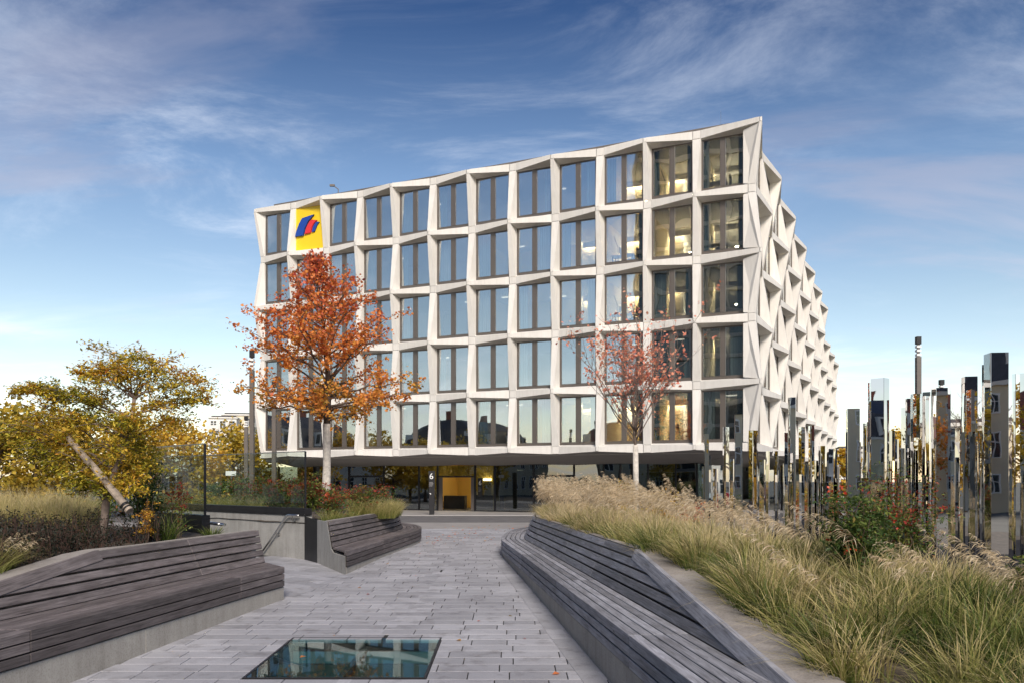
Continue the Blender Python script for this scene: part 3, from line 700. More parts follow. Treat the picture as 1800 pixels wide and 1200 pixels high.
def plank(root, P_, prof, s0, s1, name, mat, step=0.45):
    """prof: list of (off, z); s0/s1: one value or one per profile corner"""
    n = len(prof)
    a = [s0]*n if not isinstance(s0, (list, tuple)) else list(s0); b = [s1]*n if not isinstance(s1, (list, tuple)) else list(s1)
    k = max(1, int(max(b) - min(a)) and int((max(b) - min(a)) / step) or 1); rings = []
    for i in range(k + 1): rings.append([P_.at(a[j] + (b[j] - a[j])*i/k, *prof[j]) for j in range(n)])
    m = MB().loft(rings); me = mesh(name, m.V, m.F, mat)
    bm = bmesh.new(); bm.from_mesh(me)
    uvl = bm.loops.layers.uv.new('UV')
    per = [0.0]
    for j in range(1, n + 1): per.append(per[-1] + math.dist(prof[j-1], prof[j % n]))
    for f in bm.faces:
        ids = [l.vert.index for l in f.loops]; js = [i % n for i in ids]; wrap = (0 in js and n - 1 in js and len(ids) == 4)
        cap = len(set(i // n for i in ids)) == 1
        for l in f.loops:
            i, j = divmod(l.vert.index, n); u = a[j] + (b[j] - a[j])*i/k
            v = per[n] if (wrap and j == 0) else per[j]
            l[uvl].uv = (u if not cap else u + prof[j][0], v if not cap else prof[j][1]*1.0)
    bmesh.ops.recalc_face_normals(bm, faces=bm.faces)
    ed = [e for e in bm.edges if e.calc_face_angle(0) > 0.6]
    bmesh.ops.bevel(bm, geom=ed, offset=0.006, segments=1, affect='EDGES')
    bm.to_mesh(me); bm.free()
    return under(root, mk(name, me))
SEAT, TOPZ = 0.47, 1.12
def bench(name, label, P_, D, lean, mat, s_near, s_far, sj, bj, near_cut=0.0, far_cut=0.0, diag=None, loc=None, base_j=()):
    root = empty(name, loc); tag(root, label, 'bench', 'timber benches along the path')
    sn = lambda o: s_near + near_cut*o; sf = lambda o: s_far + far_cut*o
    g_ = 0.006
    def segs(js, o0, o1, fn):
        cuts = [None] + [v for v in js if s_near + .3 < v < s_far - .3] + [None]
        for a, b in zip(cuts[:-1], cuts[1:]): fn(a, b)
    pw_ = D / 5
    for k in range(5):
        o0, o1 = k*pw_ + (0.006 if k else 0), (k+1)*pw_ - 0.012; th = 0.118 if k == 0 else 0.05
        def f(a, b, o0=o0, o1=o1, th=th):
            pr = [(o0, SEAT - th), (o1, SEAT - th), (o1, SEAT), (o0, SEAT)]
            plank(root, P_, pr, [sn(p[0]) if a is None else a + g_ for p in pr], [sf(p[0]) if b is None else b - g_ for p in pr], 'seat_plank', mat)
        segs(sj, o0, o1, f)
    for k in range(2):
        z1 = SEAT - 0.134 - k*0.126; z0 = z1 - 0.108
        def f(a, b, z0=z0, z1=z1):
            pr = [(0.0, z0), (0.05, z0), (0.05, z1), (0.0, z1)]
            plank(root, P_, pr, [sn(p[0]) if a is None else a + g_ for p in pr], [sf(p[0]) if b is None else b - g_ for p in pr], 'front_plank', mat)
        segs(sj, 0, .05, f)
    # backrest: five planks up a leaning line
    zb = SEAT + 0.003; H_ = TOPZ - zb; sl = lambda z: D - 0.004 + lean*(z - zb)/H_
    nx, nz = H_, -lean; ln = math.hypot(nx, nz); nx, nz = nx/ln*0.045, nz/ln*0.045
    if diag:
        sA, sE, dw = diag          # apex, foot of the sloping board's upper edge, board width
        up = lambda z: sE + (z - SEAT)/(TOPZ - SEAT)*(sA - sE)
        cosd = math.cos(math.atan2(TOPZ - SEAT, sA - sE)); vert = dw
        lo = lambda z: up(z + vert)
    for k in range(5):
        z0 = zb + H_*k/5 + (0.012 if k else 0.0); z1 = zb + H_*(k + 1)/5 - 0.014
        def f(a, b, z0=z0, z1=z1):
            pr = [(sl(z0), z0), (sl(z0) + nx, z0 + nz), (sl(z1) + nx, z1 + nz), (sl(z1), z1)]
            if a is None:
                A_ = [min(lo(p[1]), sA - .012) + 0.02 for p in pr] if diag else [sn(p[0]) for p in pr]
            else: A_ = [a + g_]*4
            B_ = [sf(p[0]) for p in pr] if b is None else [b - g_]*4
            if min(B_) - max(A_) < 0.15: return
            if max(A_) > (b or 1e9): return
            plank(root, P_, pr, A_, B_, 'back_plank', mat)
        js = bj if not diag else [v for v in bj if v > min(lo(z1), sA) + .4]
        cuts = [None] + [v for v in js if s_near + .3 < v < s_far - .3] + [None]
        for a, b in zip(cuts[:-1], cuts[1:]): f(a, b)
    if diag:
        m_pr = [(sl(SEAT) - .014, SEAT), (sl(SEAT) + .05, SEAT), (sl(TOPZ) + .05, TOPZ), (sl(TOPZ) - .014, TOPZ)]
        rings = []; K = 8
        for i in range(K + 1):
            z_u = SEAT + (TOPZ - SEAT)*i/K; z_l = z_u - vert
            s_ = up(z_u); q = []
            for (z, o) in ((z_l, sl(max(z_l, .2)) - .014), (z_l, sl(max(z_l, .2)) + .05), (z_u, sl(z_u) + .05), (z_u, sl(z_u) - .014)): q.append(P_.at(s_, o, z))
            rings.append(q)
        m = MB().loft(rings); me = mesh('edge_board', m.V, m.F, mat); uv = me.uv_layers.new(name='UV')
        for l in me.loops:
            i, j = divmod(l.vertex_index, 4); uv.data[l.index].uv = (up(SEAT + (TOPZ-SEAT)*i/K)*1.0, (0.0, .06, .22, .15)[j])
        bm = bmesh.new(); bm.from_mesh(me); bmesh.ops.recalc_face_normals(bm, faces=bm.faces); bm.to_mesh(me); bm.free()
        under(root, mk('edge_board', me))
    sc = MB(); srn = random.Random(len(name) + int(s_far*10))
    v_ = s_near + .35
    while v_ < min(s_far, s_near + 9) - .2:
        for k in range(5):
            for e_ in (-.03, .03):
                c_ = P_.at(v_ + near_cut*(k + .5)*pw_, (k + .5)*pw_ + e_, SEAT + .0012)
                sc.add([c_ + Vector((.009*math.cos(t_), .009*math.sin(t_), 0)) for t_ in (0, 1.05, 2.09, 3.14, 4.19, 5.24)], [(0, 1, 2, 3, 4, 5)])
        v_ += .92
    tag(part(root, sc, 'screws', MAT['dark_post'], fix=False), kind='stuff')
    # concrete base in blocks, the sub-structure below the seat and the wall with its coping
    bb = [s_near] + [v for v in base_j if s_near < v < s_far] + [s_far]
    for i, (a, b) in enumerate(zip(bb[:-1], bb[1:])):
        ca = near_cut if i == 0 else 0; cb = far_cut if i == len(bb) - 2 else 0
        pr = [(0.025, -0.6), (D + .25, -0.6), (D + .25, 0.085), (0.025, 0.085)]
        plank(root, P_, pr, [a + ca*p[0] + (.004 if i else 0) for p in pr], [b + cb*p[0] - (.004 if i < len(bb)-2 else 0) for p in pr], 'base_block', MAT['base'])
    pr = [(0.06, 0.09), (D + .03, 0.09), (D + .03, SEAT - .06), (0.06, SEAT - .125)]
    plank(root, P_, pr, [sn(p[0]) + .012 for p in pr], [sf(p[0]) - .012 for p in pr], 'substructure', MAT['black'])
    return root, sl, sn, sf, (up if diag else None)

# right bench
PR = Path([(1.27 + .109*4.9, 4.0), (1.27, 8.9), (1.27 - .109*5, 13.9), (1.27 - .109*10, 18.9), (-.27, 22.9), (-.30, 24.4), (-.22, 26.0), (0.0, 27.6), (.42, 29.2), (1.05, 30.6), (1.9, 31.9), (2.9, 33.0)], +1)
sy = PR.s_at_y
rb, slR, snR, sfR, upR = bench('timber_bench', 'long silvery timber bench on the right with sloping end board and grasses behind', PR, .68, .27, MAT['wood_pale'], sy(4.6), PR.L,
    [sy(v) for v in (8.9, 13.74, 18.6, 23.4, 27)] + [sy(30)], [sy(v) for v in (14.2, 17.3, 21.6, 24.6, 27.6, 30.5)], diag=(sy(12.16), sy(5.9), .14), loc=(PR.front_x(14), 14, gz(14)), base_j=[sy(v) for v in (8.2, 11.4, 14.6, 18, 21.5, 25)])
def coping(root, P_, s0, sA, sE, s1, sl, near_w, far_w, name='coping', ncut=0.0, fcut=0.0):
    rings = []; K = 26
    for i in range(K + 1):
        o_e = sl(TOPZ) + .062; s_ = (s0 + ncut*o_e) + (s1 + fcut*o_e - s0 - ncut*o_e)*i/K
        z = SEAT + (TOPZ - SEAT)*np.clip((s_ - sE)/(sA - sE), -0.1, 1)
        w = near_w + (far_w - near_w)*np.clip((s_ - sA)/1.2, 0, 1)
        o = sl(z) + .062
        e0 = ncut*w if i == 0 else (fcut*w if i == K else 0); rings.append([P_.at(s_, o, -0.5), P_.at(s_ + e0, o + w, -0.5), P_.at(s_ + e0, o + w, z - .012), P_.at(s_, o, z - .012)])
    m = MB().loft(rings); return part(root, m, name, MAT['coping'])
coping(rb, PR, sy(4.6), sy(12.16), sy(5.9), PR.L - .1, slR, .40, .14)

# left bench, nearest
PL = Path([(-6.15, 4.0), (-5.39, 9.17), (-4.72, 13.9), (-4.40, 15.85)], -1)
sl_y = PL.s_at_y
lb, slL, snL, sfL, upL = bench('timber_bench', 'dark weathered timber bench at the left below the golden maple', PL, .80, .30, MAT['wood'], sl_y(4.4), PL.L,
    [sl_y(9.17), sl_y(14.15)], [sl_y(14.3)], far_cut=1.0, diag=(sl_y(11.9), sl_y(5.9), .14), loc=(-5, 12, gz(12)), base_j=[sl_y(v) for v in (7.4, 11.4)])
coping(lb, PL, sl_y(4.4), sl_y(11.9), sl_y(5.9), PL.L - .05, slL, .34, .12, fcut=1.0)

# middle bench, curving away at its far end
PM = Path([(-3.90, 19.35), (-3.62, 22.5), (-3.34, 25.6), (-3.17, 27.8), (-3.28, 29.6), (-3.75, 31.3), (-4.6, 33.0), (-5.9, 34.6), (-7.4, 35.6)], -1)
sm = PM.s_at_y
mb_, slM, snM, sfM, _ = bench('timber_bench', 'brown timber bench beyond the stair, curving round the middle planter', PM, .66, .22, MAT['wood'], 0.0, PM.L,
    [sm(22.9), sm(26.2)] + [PM.L - 6, PM.L - 3.2], [sm(22.6), sm(25.3), PM.L - 7.2, PM.L - 4.4], near_cut=1.55, loc=(-3.5, 24, 0), base_j=[sm(23.4), PM.L - 6])
coping(mb_, PM, .0, -10, -20, PM.L - .1, slM, .12, .12, ncut=1.55)
# concrete cheek closing the near end of the middle bench
def cheek(root, P_, s0, cut, prof, th):
    r0 = [P_.at(s0 + cut*o, o, z) for o, z in prof]; r1 = [P_.at(s0 + cut*o - th, o, z) for o, z in prof]
    part(root, MB().loft([r0, r1]), 'end_cheek', MAT['concrete'])
cheek(mb_, PM, -.012, 1.55, [(0.03, -.3), (1.42, -.3), (1.42, 1.10), (.93, 1.10), (.70, .44), (.58, .355), (.045, .345)][::-1], .09)

# ------------------------------------------------------------------ the paved path
path = empty('path', (0, 12, gz(12))); tag(path, kind='structure')
bed = MB()
def bedstrip(x0, x1, y0, y1, dz=-.015):
    bed.quad((x0, y0, gz(y0) + dz), (x1, y0, gz(y0) + dz), (x1, y1, gz(y1) + dz), (x0, y1, gz(y1) + dz))
bedstrip(-9.5, 3.5, 1.0, SKY0); bedstrip(-9.5, SKX0, SKY0, SKY1); bedstrip(SKX1, 3.5, SKY0, SKY1); bedstrip(-14, 3.5, SKY1, 23); bedstrip(-9, 4.2, 23, 36.4)
part(path, bed, 'bedding', MAT['joint'], fix=False)
SK_X, SK_D, GAP = -1.85, .375, .014
xl_f = lambda y: (PL.front_x(y) if y < 15.8 else (PM.front_x(y) if y > 19.4 else -4.4 + (y - 15.85)*.14))
stones = []
prr = random.Random(3)
y = 8.15
while y < 36.2:
    if y < 14: d = SK_D
    else: d = SK_D
    yc = y + d/2; seam = -1.85 + .028*(yc - 13.3)
    lo_ = xl_f(min(yc, 27.5)) - .35 if yc < 29 else (-3.6 - (yc - 29)*.55)
    hi_ = PR.front_x(min(yc, 27)) + .12 if yc < 27 else (PR.front_x(min(yc, 32.9)) + .3)
    for f0, f1 in ((lo_, seam), (seam, hi_)):
        x = f0 - prr.random()*.45
        while x < f1 - .02:
            l = prr.choice((.52, .66, .72, .72, .80)); e_ = min(x + l, f1)
            if e_ - x < .1: break
            a, b = x, e_
            if yc > SKY0 - .03 and yc < SKY1 + .03:
                if a >= SKX0 - .06 and b <= SKX1 + .06: x = e_; continue
                if a < SKX0 < b: b = SKX0 - .005
                elif a < SKX1 < b: a = SKX1 + .005
            if b - a > .07: stones.append((a, b, y, y + d))
            x = e_
    y += d
stones.sort(key=lambda s_: (s_[2]))
cache = {}
def paver_mesh(l, d):
    k = (round(l, 2), round(d, 3))
    if k not in cache:
        l_, d_ = l/2 - GAP/2, d/2 - GAP/2; c_ = .0035
        m = MB().loft([[(-l_, -d_, -.055), (l_, -d_, -.055), (l_, d_, -.055), (-l_, d_, -.055)], [(-l_, -d_, -c_), (l_, -d_, -c_), (l_, d_, -c_), (-l_, d_, -c_)],
                       [(-l_ + c_, -d_ + c_, 0), (l_ - c_, -d_ + c_, 0), (l_ - c_, d_ - c_, 0), (-l_ + c_, d_ - c_, 0)]], True, False)
        m.F.append((8, 9, 10, 11)); cache[k] = mesh('paver', m.V, m.F, MAT['paver'])
    return cache[k]
tilt = math.atan(0.022)
vis = [s_ for s_ in stones if s_[2] > 8.0]
def in_view(s_): 
    xc = (s_[0] + s_[1])/2; return True
n_obj = 0; far = []
def hidden(s_):
    a, b, y0, y1 = s_
    return b < (PL.front_x(y1) - .0 if y1 < 15.8 else -99) or a > PR.front_x(min(y0, 30)) + .05
for s_ in vis:
    if hidden(s_): continue
    a, b, y0, y1 = s_
    if n_obj < 240:
        yc = (y0 + y1)/2; o = mk('paver', paver_mesh(b - a, y1 - y0), path, ((a + b)/2, yc - 12, gz(yc) - gz(12) + prr.uniform(-.0008, .0008)))
        o.rotation_euler = (tilt + prr.uniform(-.0015, .0015), prr.uniform(-.0012, .0012), prr.uniform(-.003, .003)); n_obj += 1
    else: far.append(s_)
# border course along the right bench and across the side opening
def course(P_, s0, s1, off0, off1, length):
    out = []; s_ = s0
    while s_ < s1:
        e_ = min(s_ + length*prr.uniform(.85, 1.1), s1)
        out.append([P_.at(s_ + .006, off0, 0), P_.at(e_ - .006, off0, 0), P_.at(e_ - .006, off1, 0), P_.at(s_ + .006, off1, 0)]); s_ = e_
    return out
bord = course(PR, sy(8.0), sy(20.0), -.03, -.30, .62)
def prism_stone(q, dz=.006, th=.05):
    t_ = [Vector((p.x, p.y, gz(p.y) + dz)) for p in q]; return MB().loft([[p - Vector((0, 0, th)) for p in t_], t_])
for q in bord: part(path, prism_stone(q), 'paver', MAT['paver'])
m = MB(); tint = []
def add_far(mm, q, dz=0.0):
    k = len(mm.V); mm.V += [Vector((p[0], p[1], gz(p[1]) + dz + e)) for e in (-.03, 0.0) for p in q]
    mm.F += [tuple(k + i for i in f) for f in ((4, 5, 6, 7), (0, 1, 5, 4), (1, 2, 6, 5), (2, 3, 7, 6), (3, 0, 4, 7))]
    t_ = prr.uniform(.80, 1.16); tint.extend([t_]*8)
gp = GAP/2 + .002
for a, b, y0, y1 in far:
    dz = prr.uniform(-.0008, .0008); add_far(m, [(a + gp, y0 + gp), (b - gp, y0 + gp), (b - gp, y1 - gp), (a + gp, y1 - gp)], dz)
for q in course(PR, sy(20.0), sy(30.0), -.03, -.30, .62): add_far(m, q, .006)
# side landing towards the stair, its courses laid askew
ang = R(-33); ca, sa = math.cos(ang), math.sin(ang)
org = Vector((-4.4, 16.1, 0)); tang = Vector((-3.86 + 4.42, 19.3 - 15.9, 0)).normalized(); nrm = Vector((tang.y, -tang.x, 0))
for r_ in range(-24, 24):
    x = -9 - prr.random()*.6
    while x < 8:
        l = prr.choice((.6, .7, .8)); q = []
        for (u, v) in ((x + gp, r_*SK_D + gp), (x + l - gp, r_*SK_D + gp), (x + l - gp, (r_ + 1)*SK_D - gp), (x + gp, (r_ + 1)*SK_D - gp)):
            q.append(Vector((-6 + u*ca - v*sa, 19.6 + u*sa + v*ca, 0)))
        x += l
        c_ = sum(q, Vector())/4
        if c_.y < 16.0 or c_.y > 23.2 or c_.x < -10: continue
        if max((p - org).dot(nrm) for p in q) > -.12: 
            if (c_ - org).dot(nrm) > -.1: continue
            q = [p - nrm*max(0, (p - org).dot(nrm) + .12) for p in q]
        add_far(m, q, .002)
o_far = m.build('far_paving', MAT['paver_far'], None, fix=False); at_ = o_far.data.attributes.new('tint', 'FLOAT', 'POINT'); at_.data.foreach_set('value', tint)
under(path, o_far); tag(o_far, kind='stuff')
s_ = 0.0
while s_ < 3.55:
    q = [org + tang*(s_ + .006) - nrm*.11, org + tang*(s_ + .006) + nrm*.11, org + tang*(s_ + .60) + nrm*.11, org + tang*(s_ + .60) - nrm*.11]; s_ += .61
    part(path, prism_stone(q, .005), 'paver', MAT['paver'])

# ------------------------------------------------------------------ walk-on skylight and the room under it
skl = empty('floor_skylight', ((SKX0 + SKX1)/2, (SKY0 + SKY1)/2, gz(11))); tag(skl, 'large square glass skylight set flush in the grey paving', 'skylight')
def slab(x0, y0, x1, y1, zt_, zb_):
    return MB().loft([[(x0, y0, gz(y0) + zb_), (x1, y0, gz(y0) + zb_), (x1, y1, gz(y1) + zb_), (x0, y1, gz(y1) + zb_)], [(x0, y0, gz(y0) + zt_), (x1, y0, gz(y0) + zt_), (x1, y1, gz(y1) + zt_), (x0, y1, gz(y1) + zt_)]])
part(skl, slab(SKX0 + .035, SKY0 + .035, SKX1 - .035, SKY1 - .035, -.002, -.03), 'pane', MAT['floor_glass'])
for a in ((SKX0, SKY0, SKX1, SKY0 + .03), (SKX0, SKY1 - .03, SKX1, SKY1), (SKX0, SKY0 + .03, SKX0 + .03, SKY1 - .03), (SKX1 - .03, SKY0 + .03, SKX1, SKY1 - .03)):
    part(skl, slab(*a, .001, -.18), 'frame', MAT['black'])
sh = MB(); zb = -2.6
x0, y0, x1, y1 = SKX0 - .005, SKY0 - .005, SKX1 + .005, SKY1 + .005
sh.box((x0 - .25, y0 - .25, zb), (x0, y1 + .25, -.45)).box((x1, y0 - .25, zb), (x1 + .25, y1 + .25, -.45)).box((x0, y0 - .25, zb), (x1, y0, -.45)).box((x0, y1, zb), (x1, y1 + .25, -.45)).box((x0 - .25, y0 - .25, zb - .2), (x1 + .25, y1 + .25, zb - .001))
MAT['shaft'] = plain('pale_shaft_wall', (0.20, 0.25, 0.26), 0.8, 0, 0.1, 2)
part(skl, sh, 'shaft', MAT['shaft'])
for yy in (SKY0 + .75, SKY1 - .8): part(skl, MB().box((SKX0, yy - .05, -.62), (SKX1, yy + .05, -.46)), 'beam', MAT['dark_post'])
part(skl, MB().box((SKX0 + 1.05, SKY0, -.46), (SKX0 + 1.13, SKY1, -.40)), 'beam', MAT['dark_post'])
part(skl, MB().box((SKX0 + .6, SKY0 + .7, zb), (SKX1 - .5, SKY1 - .5, zb + .5)), 'plinth', MAT['kerb'])

# ------------------------------------------------------------------ stair well: wall, balustrades, handrails
WB0, WB1 = Vector((-5.65, 22.3, 0)), Vector((-11.8, 27.7, 0)); wd = (WB1 - WB0).normalized(); wn_ = Vector((wd.y, -wd.x, 0)); 
if wn_.y > 0: wn_ = -wn_
sw = empty('stair_wall', (WB0.x, WB0.y, -.05)); tag(sw, 'grey fair-faced concrete wall beside the stair under the glass balustrade', 'wall')
ln = (WB1 - WB0).length; k = 0; s_ = 0.0
for w in (.55, 1.25, 2.2, 2.2, 2.0):
    a, b = WB0 + wd*(s_ + .004), WB0 + wd*min(s_ + w - .004, ln); s_ += w
    part(sw, MB().loft([[(*(p.xy), z) for p, z in ((a, -.9), (b, -.9), (b, 1.19), (a, 1.19))], [(*((p - wn_*.25).xy), z) for p, z in ((a, -.9), (b, -.9), (b, 1.19), (a, 1.19))]]), 'wall_panel', MAT['concrete'])
bal = empty('glass_balustrade', (WB0.x, WB0.y, 1.2)); tag(bal, 'long glass balustrade on black steel beam above the concrete stair wall', 'balustrade', 'glass balustrades at the stair')
def bar(root, a, b, zt0, zt1, zb0, zb1, o0, o1, name, mat, nn):
    part(root, MB().loft([[(*((p + nn*o).xy), z) for o, z in ((o0, zb_), (o1, zb_), (o1, zt_), (o0, zt_))] for p, zb_, zt_ in ((a, zb0, zt0), (b, zb1, zt1))]), name, mat)
bar(bal, WB0 - wd*.05, WB1, 1.385, 1.385, 1.195, 1.195, .04, -.2, 'base_beam', MAT['black'], wn_)
edges = [0.0, 3.25, 5.6, ln]
for a, b in zip(edges[:-1], edges[1:]):
    bar(bal, WB0 + wd*(a + .012), WB0 + wd*(b - .012), 2.92, 2.92, 1.30, 1.30, -.03, -.055, 'pane', MAT['rail_glass'], wn_)
bar(bal, WB0 + wd*.0, WB0 + wd*.03, 2.93, 2.93, 1.3, 1.3, -.02, -.065, 'edge_strip', MAT['black'], wn_)
bar(bal, WB0 + wd*.03, WB1, 2.945, 2.945, 2.922, 2.922, -.025, -.06, 'cap_rail', MAT['steel'], wn_)
A0, A1 = Vector((-6.62, 17.6, 0)), Vector((-8.6, 19.6, 0)); ad = (A1 - A0).normalized(); an = Vector((-ad.y, ad.x, 0))
b2 = empty('glass_balustrade', (A0.x, A0.y, 1.1)); tag(b2, 'near glass balustrade pane with black edge behind the golden maple', 'balustrade', 'glass balustrades at the stair')
bar(b2, A0 - ad*.04, A1, 1.40, 1.40, 1.0, 1.0, .06, -.12, 'base_beam', MAT['black'], an)
bar(b2, A0, A1, 2.92, 2.92, 1.38, 1.38, -.01, -.035, 'pane', MAT['rail_glass'], an)
bar(b2, A0 - ad*.02, A0 + ad*.015, 2.93, 2.93, 1.3, 1.3, .0, -.045, 'edge_strip', MAT['black'], an)
bar(b2, A0, A1, 2.945, 2.945, 2.922, 2.922, -.005, -.04, 'cap_rail', MAT['steel'], an)
# black steel end box between the wall and the middle bench
eb = empty('steel_upstand', (-5.3, 21.8, -.05)); tag(eb, 'black steel panel closing the planter between wall and bench end', 'panel')
PB = PM.at(1.55*1.42 - .1, 1.42, 0)
part(eb, MB().loft([[(*(p.xy), z) for p, z in ((WB0 - wd*.02, -.5), (PB, -.5), (PB, 1.10), (WB0 - wd*.02, 1.17))], [(*((p + Vector((-.25, .35, 0))).xy), z) for p, z in ((WB0 - wd*.02, -.5), (PB, -.5), (PB, 1.10), (WB0 - wd*.02, 1.17))]]), 'face', MAT['black'])
# handrails
hr = empty('handrail', (WB0.x - .3, WB0.y, 0)); tag(hr, 'thin steel handrail bending down along the concrete stair wall', 'handrail', 'stair handrails')
w0 = WB0 + wn_*.10
pts = [(*(w0 + wd*.12).xy, 1.19), (*(w0 + wd*.62).xy, 1.19), (*(w0 + wd*.70).xy, 1.17), (*(w0 + wd*1.45).xy, .50), (*(w0 + wd*2.6).xy, -.45)]
part(hr, MB().tube(pts, .026, 8), 'rail', MAT['steel'], smooth=True)
for t_, z in ((.42, 1.05), (1.2, .62)):
    c_ = w0 + wd*t_; part(hr, MB().tube([(*c_.xy, z + .12), (*c_.xy, z), (*(c_ - wn_*.095).xy, z)], .012, 6).tube([(*(c_ - wn_*.10).xy, z), (*(c_ - wn_*.075).xy, z)], .045, 10), 'bracket', MAT['steel'])
h2 = empty('handrail', (A0.x, A0.y, 0)); tag(h2, 'rounded steel handrail end beside the near glass pane', 'handrail', 'stair handrails')
c_ = A0 - ad*.02 + an*-.16
part(h2, MB().tube([c_ + ad*1.4 + Vector((0, 0, 1.22)), c_ + Vector((0, 0, 1.22)), c_ - ad*.24 + Vector((0, 0, 1.215)), c_ - ad*.30 + an*-.1 + Vector((0, 0, 1.20)), c_ - ad*.2 - an*.2 + Vector((0, 0, 1.19))], .035, 8), 'rail', MAT['steel'], smooth=True)
# stair down towards the left, seen only from elsewhere
stp = empty('stair', (-8, 21, -.4)); tag(stp, kind='structure')
for k in range(4):
    a = Vector((-6.9, 18.6, 0)) + wd*(k*.32 + 1.2); z = -.02 - .17*(k + 1)
    m = MB().box((0, 0, z - .17), (.33, 3.0, z)); M_ = Matrix.Translation((a.x, a.y, 0)) @ Matrix.Rotation(math.atan2(wd.y, wd.x), 4, 'Z') @ Matrix.Translation((0, -3.0, 0))
    m.V = [M_ @ v for v in m.V]; part(stp, m, 'step', MAT['concrete'])

# ------------------------------------------------------------------ planting beds
def bed_grid(name, fn, nu, nv):
    V = [fn(i/nu, j/nv) for j in range(nv + 1) for i in range(nu + 1)]
    F = [(j*(nu+1)+i, j*(nu+1)+i+1, (j+1)*(nu+1)+i+1, (j+1)*(nu+1)+i) for j in range(nv) for i in range(nu)]
    V = [Vector((v[0], v[1], v[2] + random.uniform(-.025, .025))) for v in V]
    return tag(mk(name, mesh(name, V, F, MAT['soil'], True)), kind='structure')
def right_edge(y):                     # x of the planted side of the right wall
    s_ = sy(min(max(y, 4.7), 32.5)); z = SEAT + (TOPZ - SEAT)*np.clip((s_ - sy(5.9))/(sy(12.16) - sy(5.9)), -.1, 1)
    return PR.at(s_, slR(z) + (.46 if y < 12.1 else .2), 0).x
def right_soil(x, y):
    u = x - right_edge(y); t_ = SEAT + (TOPZ - SEAT)*np.clip((y - 5.9)/6.26, -.1, 1) - .10
    f = np.clip((u - 1.2)/5.5, 0, 1); f = f*f*(3 - 2*f); return t_*(1 - f) + .03*f
bed_grid('right_planting_bed', lambda a, b: (lambda y: (lambda x: (x, y, right_soil(x, y)))(right_edge(y) - .02 + a*22))(4.7 + b*28.5), 60, 60)
tag(mk('stele_court', mesh('stele_court', [(8.2, 15, .06), (34, 15, .06), (34, 33, .06), (8.2, 33, .06)], [(0, 1, 2, 3)], MAT['slate'])), kind='structure')
def left_edge(y):
    s_ = sl_y(min(max(y, 4.5), 15.8)); z = SEAT + (TOPZ - SEAT)*np.clip((s_ - sl_y(5.9))/(sl_y(11.9) - sl_y(5.9)), -.1, 1)
    return PL.at(s_, slL(z) + .40, 0).x
def left_soil(x, y): return (SEAT + (TOPZ - SEAT)*np.clip((y - 5.9)/6.0, -.1, 1) - .10)
def left_end(x): return 16.55 + max(0.0, -5.75 - x)*0.98
def lf(a, b):
    y = 4.5 + b*(16.4 - 4.5); x0 = left_edge(y); x = x0 - a*16 - .0
    ye = 4.5 + b*(left_end(x) - 4.5); return (x, ye, left_soil(x, min(ye, 12)))
bed_grid('left_planting_bed', lf, 40, 30)
def mid_edge(y): return PM.at(PM.s_at_y(min(max(y, 21.6), 34)), slM(TOPZ) + .14, 0).x
def mf(a, b):
    y = 21.4 + b*13.0; x0 = mid_edge(y); x1 = min(-5.7 - (y - 22.3)*1.14, x0 - .05); return (x0 + (x1 - x0)*a - (.6 if a == 1 and y > 31 else 0), y, .98)
bed_grid('middle_planting_bed', mf, 30, 30)
tag(mk('far_planting_bed', mesh('far_planting_bed', [(-60, 24, .03), (-9.4, 26, .03), (-16, 36.3, .03), (-60, 36.3, .03)], [(0, 1, 2, 3)], MAT['soil'])), kind='structure')
# ------------------------------------------------------------------ mirror-polished steles
steles = [(1236,3,819),(1241.7,9,762),(1247.5,4,799),(1258,9,823),(1276,12,750),(1286.5,8,806),(1298,14,728),(1324,18,756),(1340,11,807),(1349.5,6,792),(1364,8,792),(1373,9,814),(1382,6,760),(1392,13,698),(1402,13,833),(1409.5,12,750),
 (1418,8,816),(1424,5,748),(1429,5,747),(1433,11,809),(1446,14,783),(1448,19,808),(1464,15,788),(1466,13,841),(1473,5,819),(1499,24,718),(1503,20,776.5),(1520,13,839),(1529,5,672),(1532,8,792),(1547,31,665),(1563,19,756.5),(1567,13,809),(1576,7,771),
 (1592,15,716),(1594,9,840),(1596,9,700),(1611,20,692),(1629,18,689),(1643,9,784),(1654,31,682),(1675,22,759),(1695,15,815),(1704,26,662),(1709,12,758),(1713,5,826),(1722,6,756),(1729,5,641),(1751,39,621),(1762,9,790),(1781,12,823),(1786,14,657),(1798,15,656),(1735,10,800),(1768,8,742),(1774,12,836),(1791,8,780),(1685,9,838),(1663,8,822),(1619,9,834),(1584,8,806)] + [(int(q_.uniform(1490, 1800)), int(q_.choice((4, 5, 6, 8, 10))), q_.uniform(735, 835)) for q_ in [random.Random(88)] for _ in range(22)]
srr = random.Random(21)
order = sorted(range(len(steles)), key=lambda k: steles[k][0])
words = ['first', 'second', 'third', 'fourth', 'fifth', 'sixth', 'seventh', 'eighth', 'ninth', 'tenth']
def nth(k):
    tens = ['', '', 'twenty', 'thirty', 'forty', 'fifty', 'sixty', 'seventy', 'eighty']; teens = ['eleventh', 'twelfth', 'thirteenth', 'fourteenth', 'fifteenth', 'sixteenth', 'seventeenth', 'eighteenth', 'nineteenth']
    if k <= 10: return words[k-1]
    if k < 20: return teens[k-11]
    t, r_ = divmod(k, 10)
    return {2: 'twentieth', 3: 'thirtieth', 4: 'fortieth', 5: 'fiftieth', 6: 'sixtieth', 7: 'seventieth', 8: 'eightieth'}[t] if r_ == 0 else tens[t] + '-' + words[r_-1]
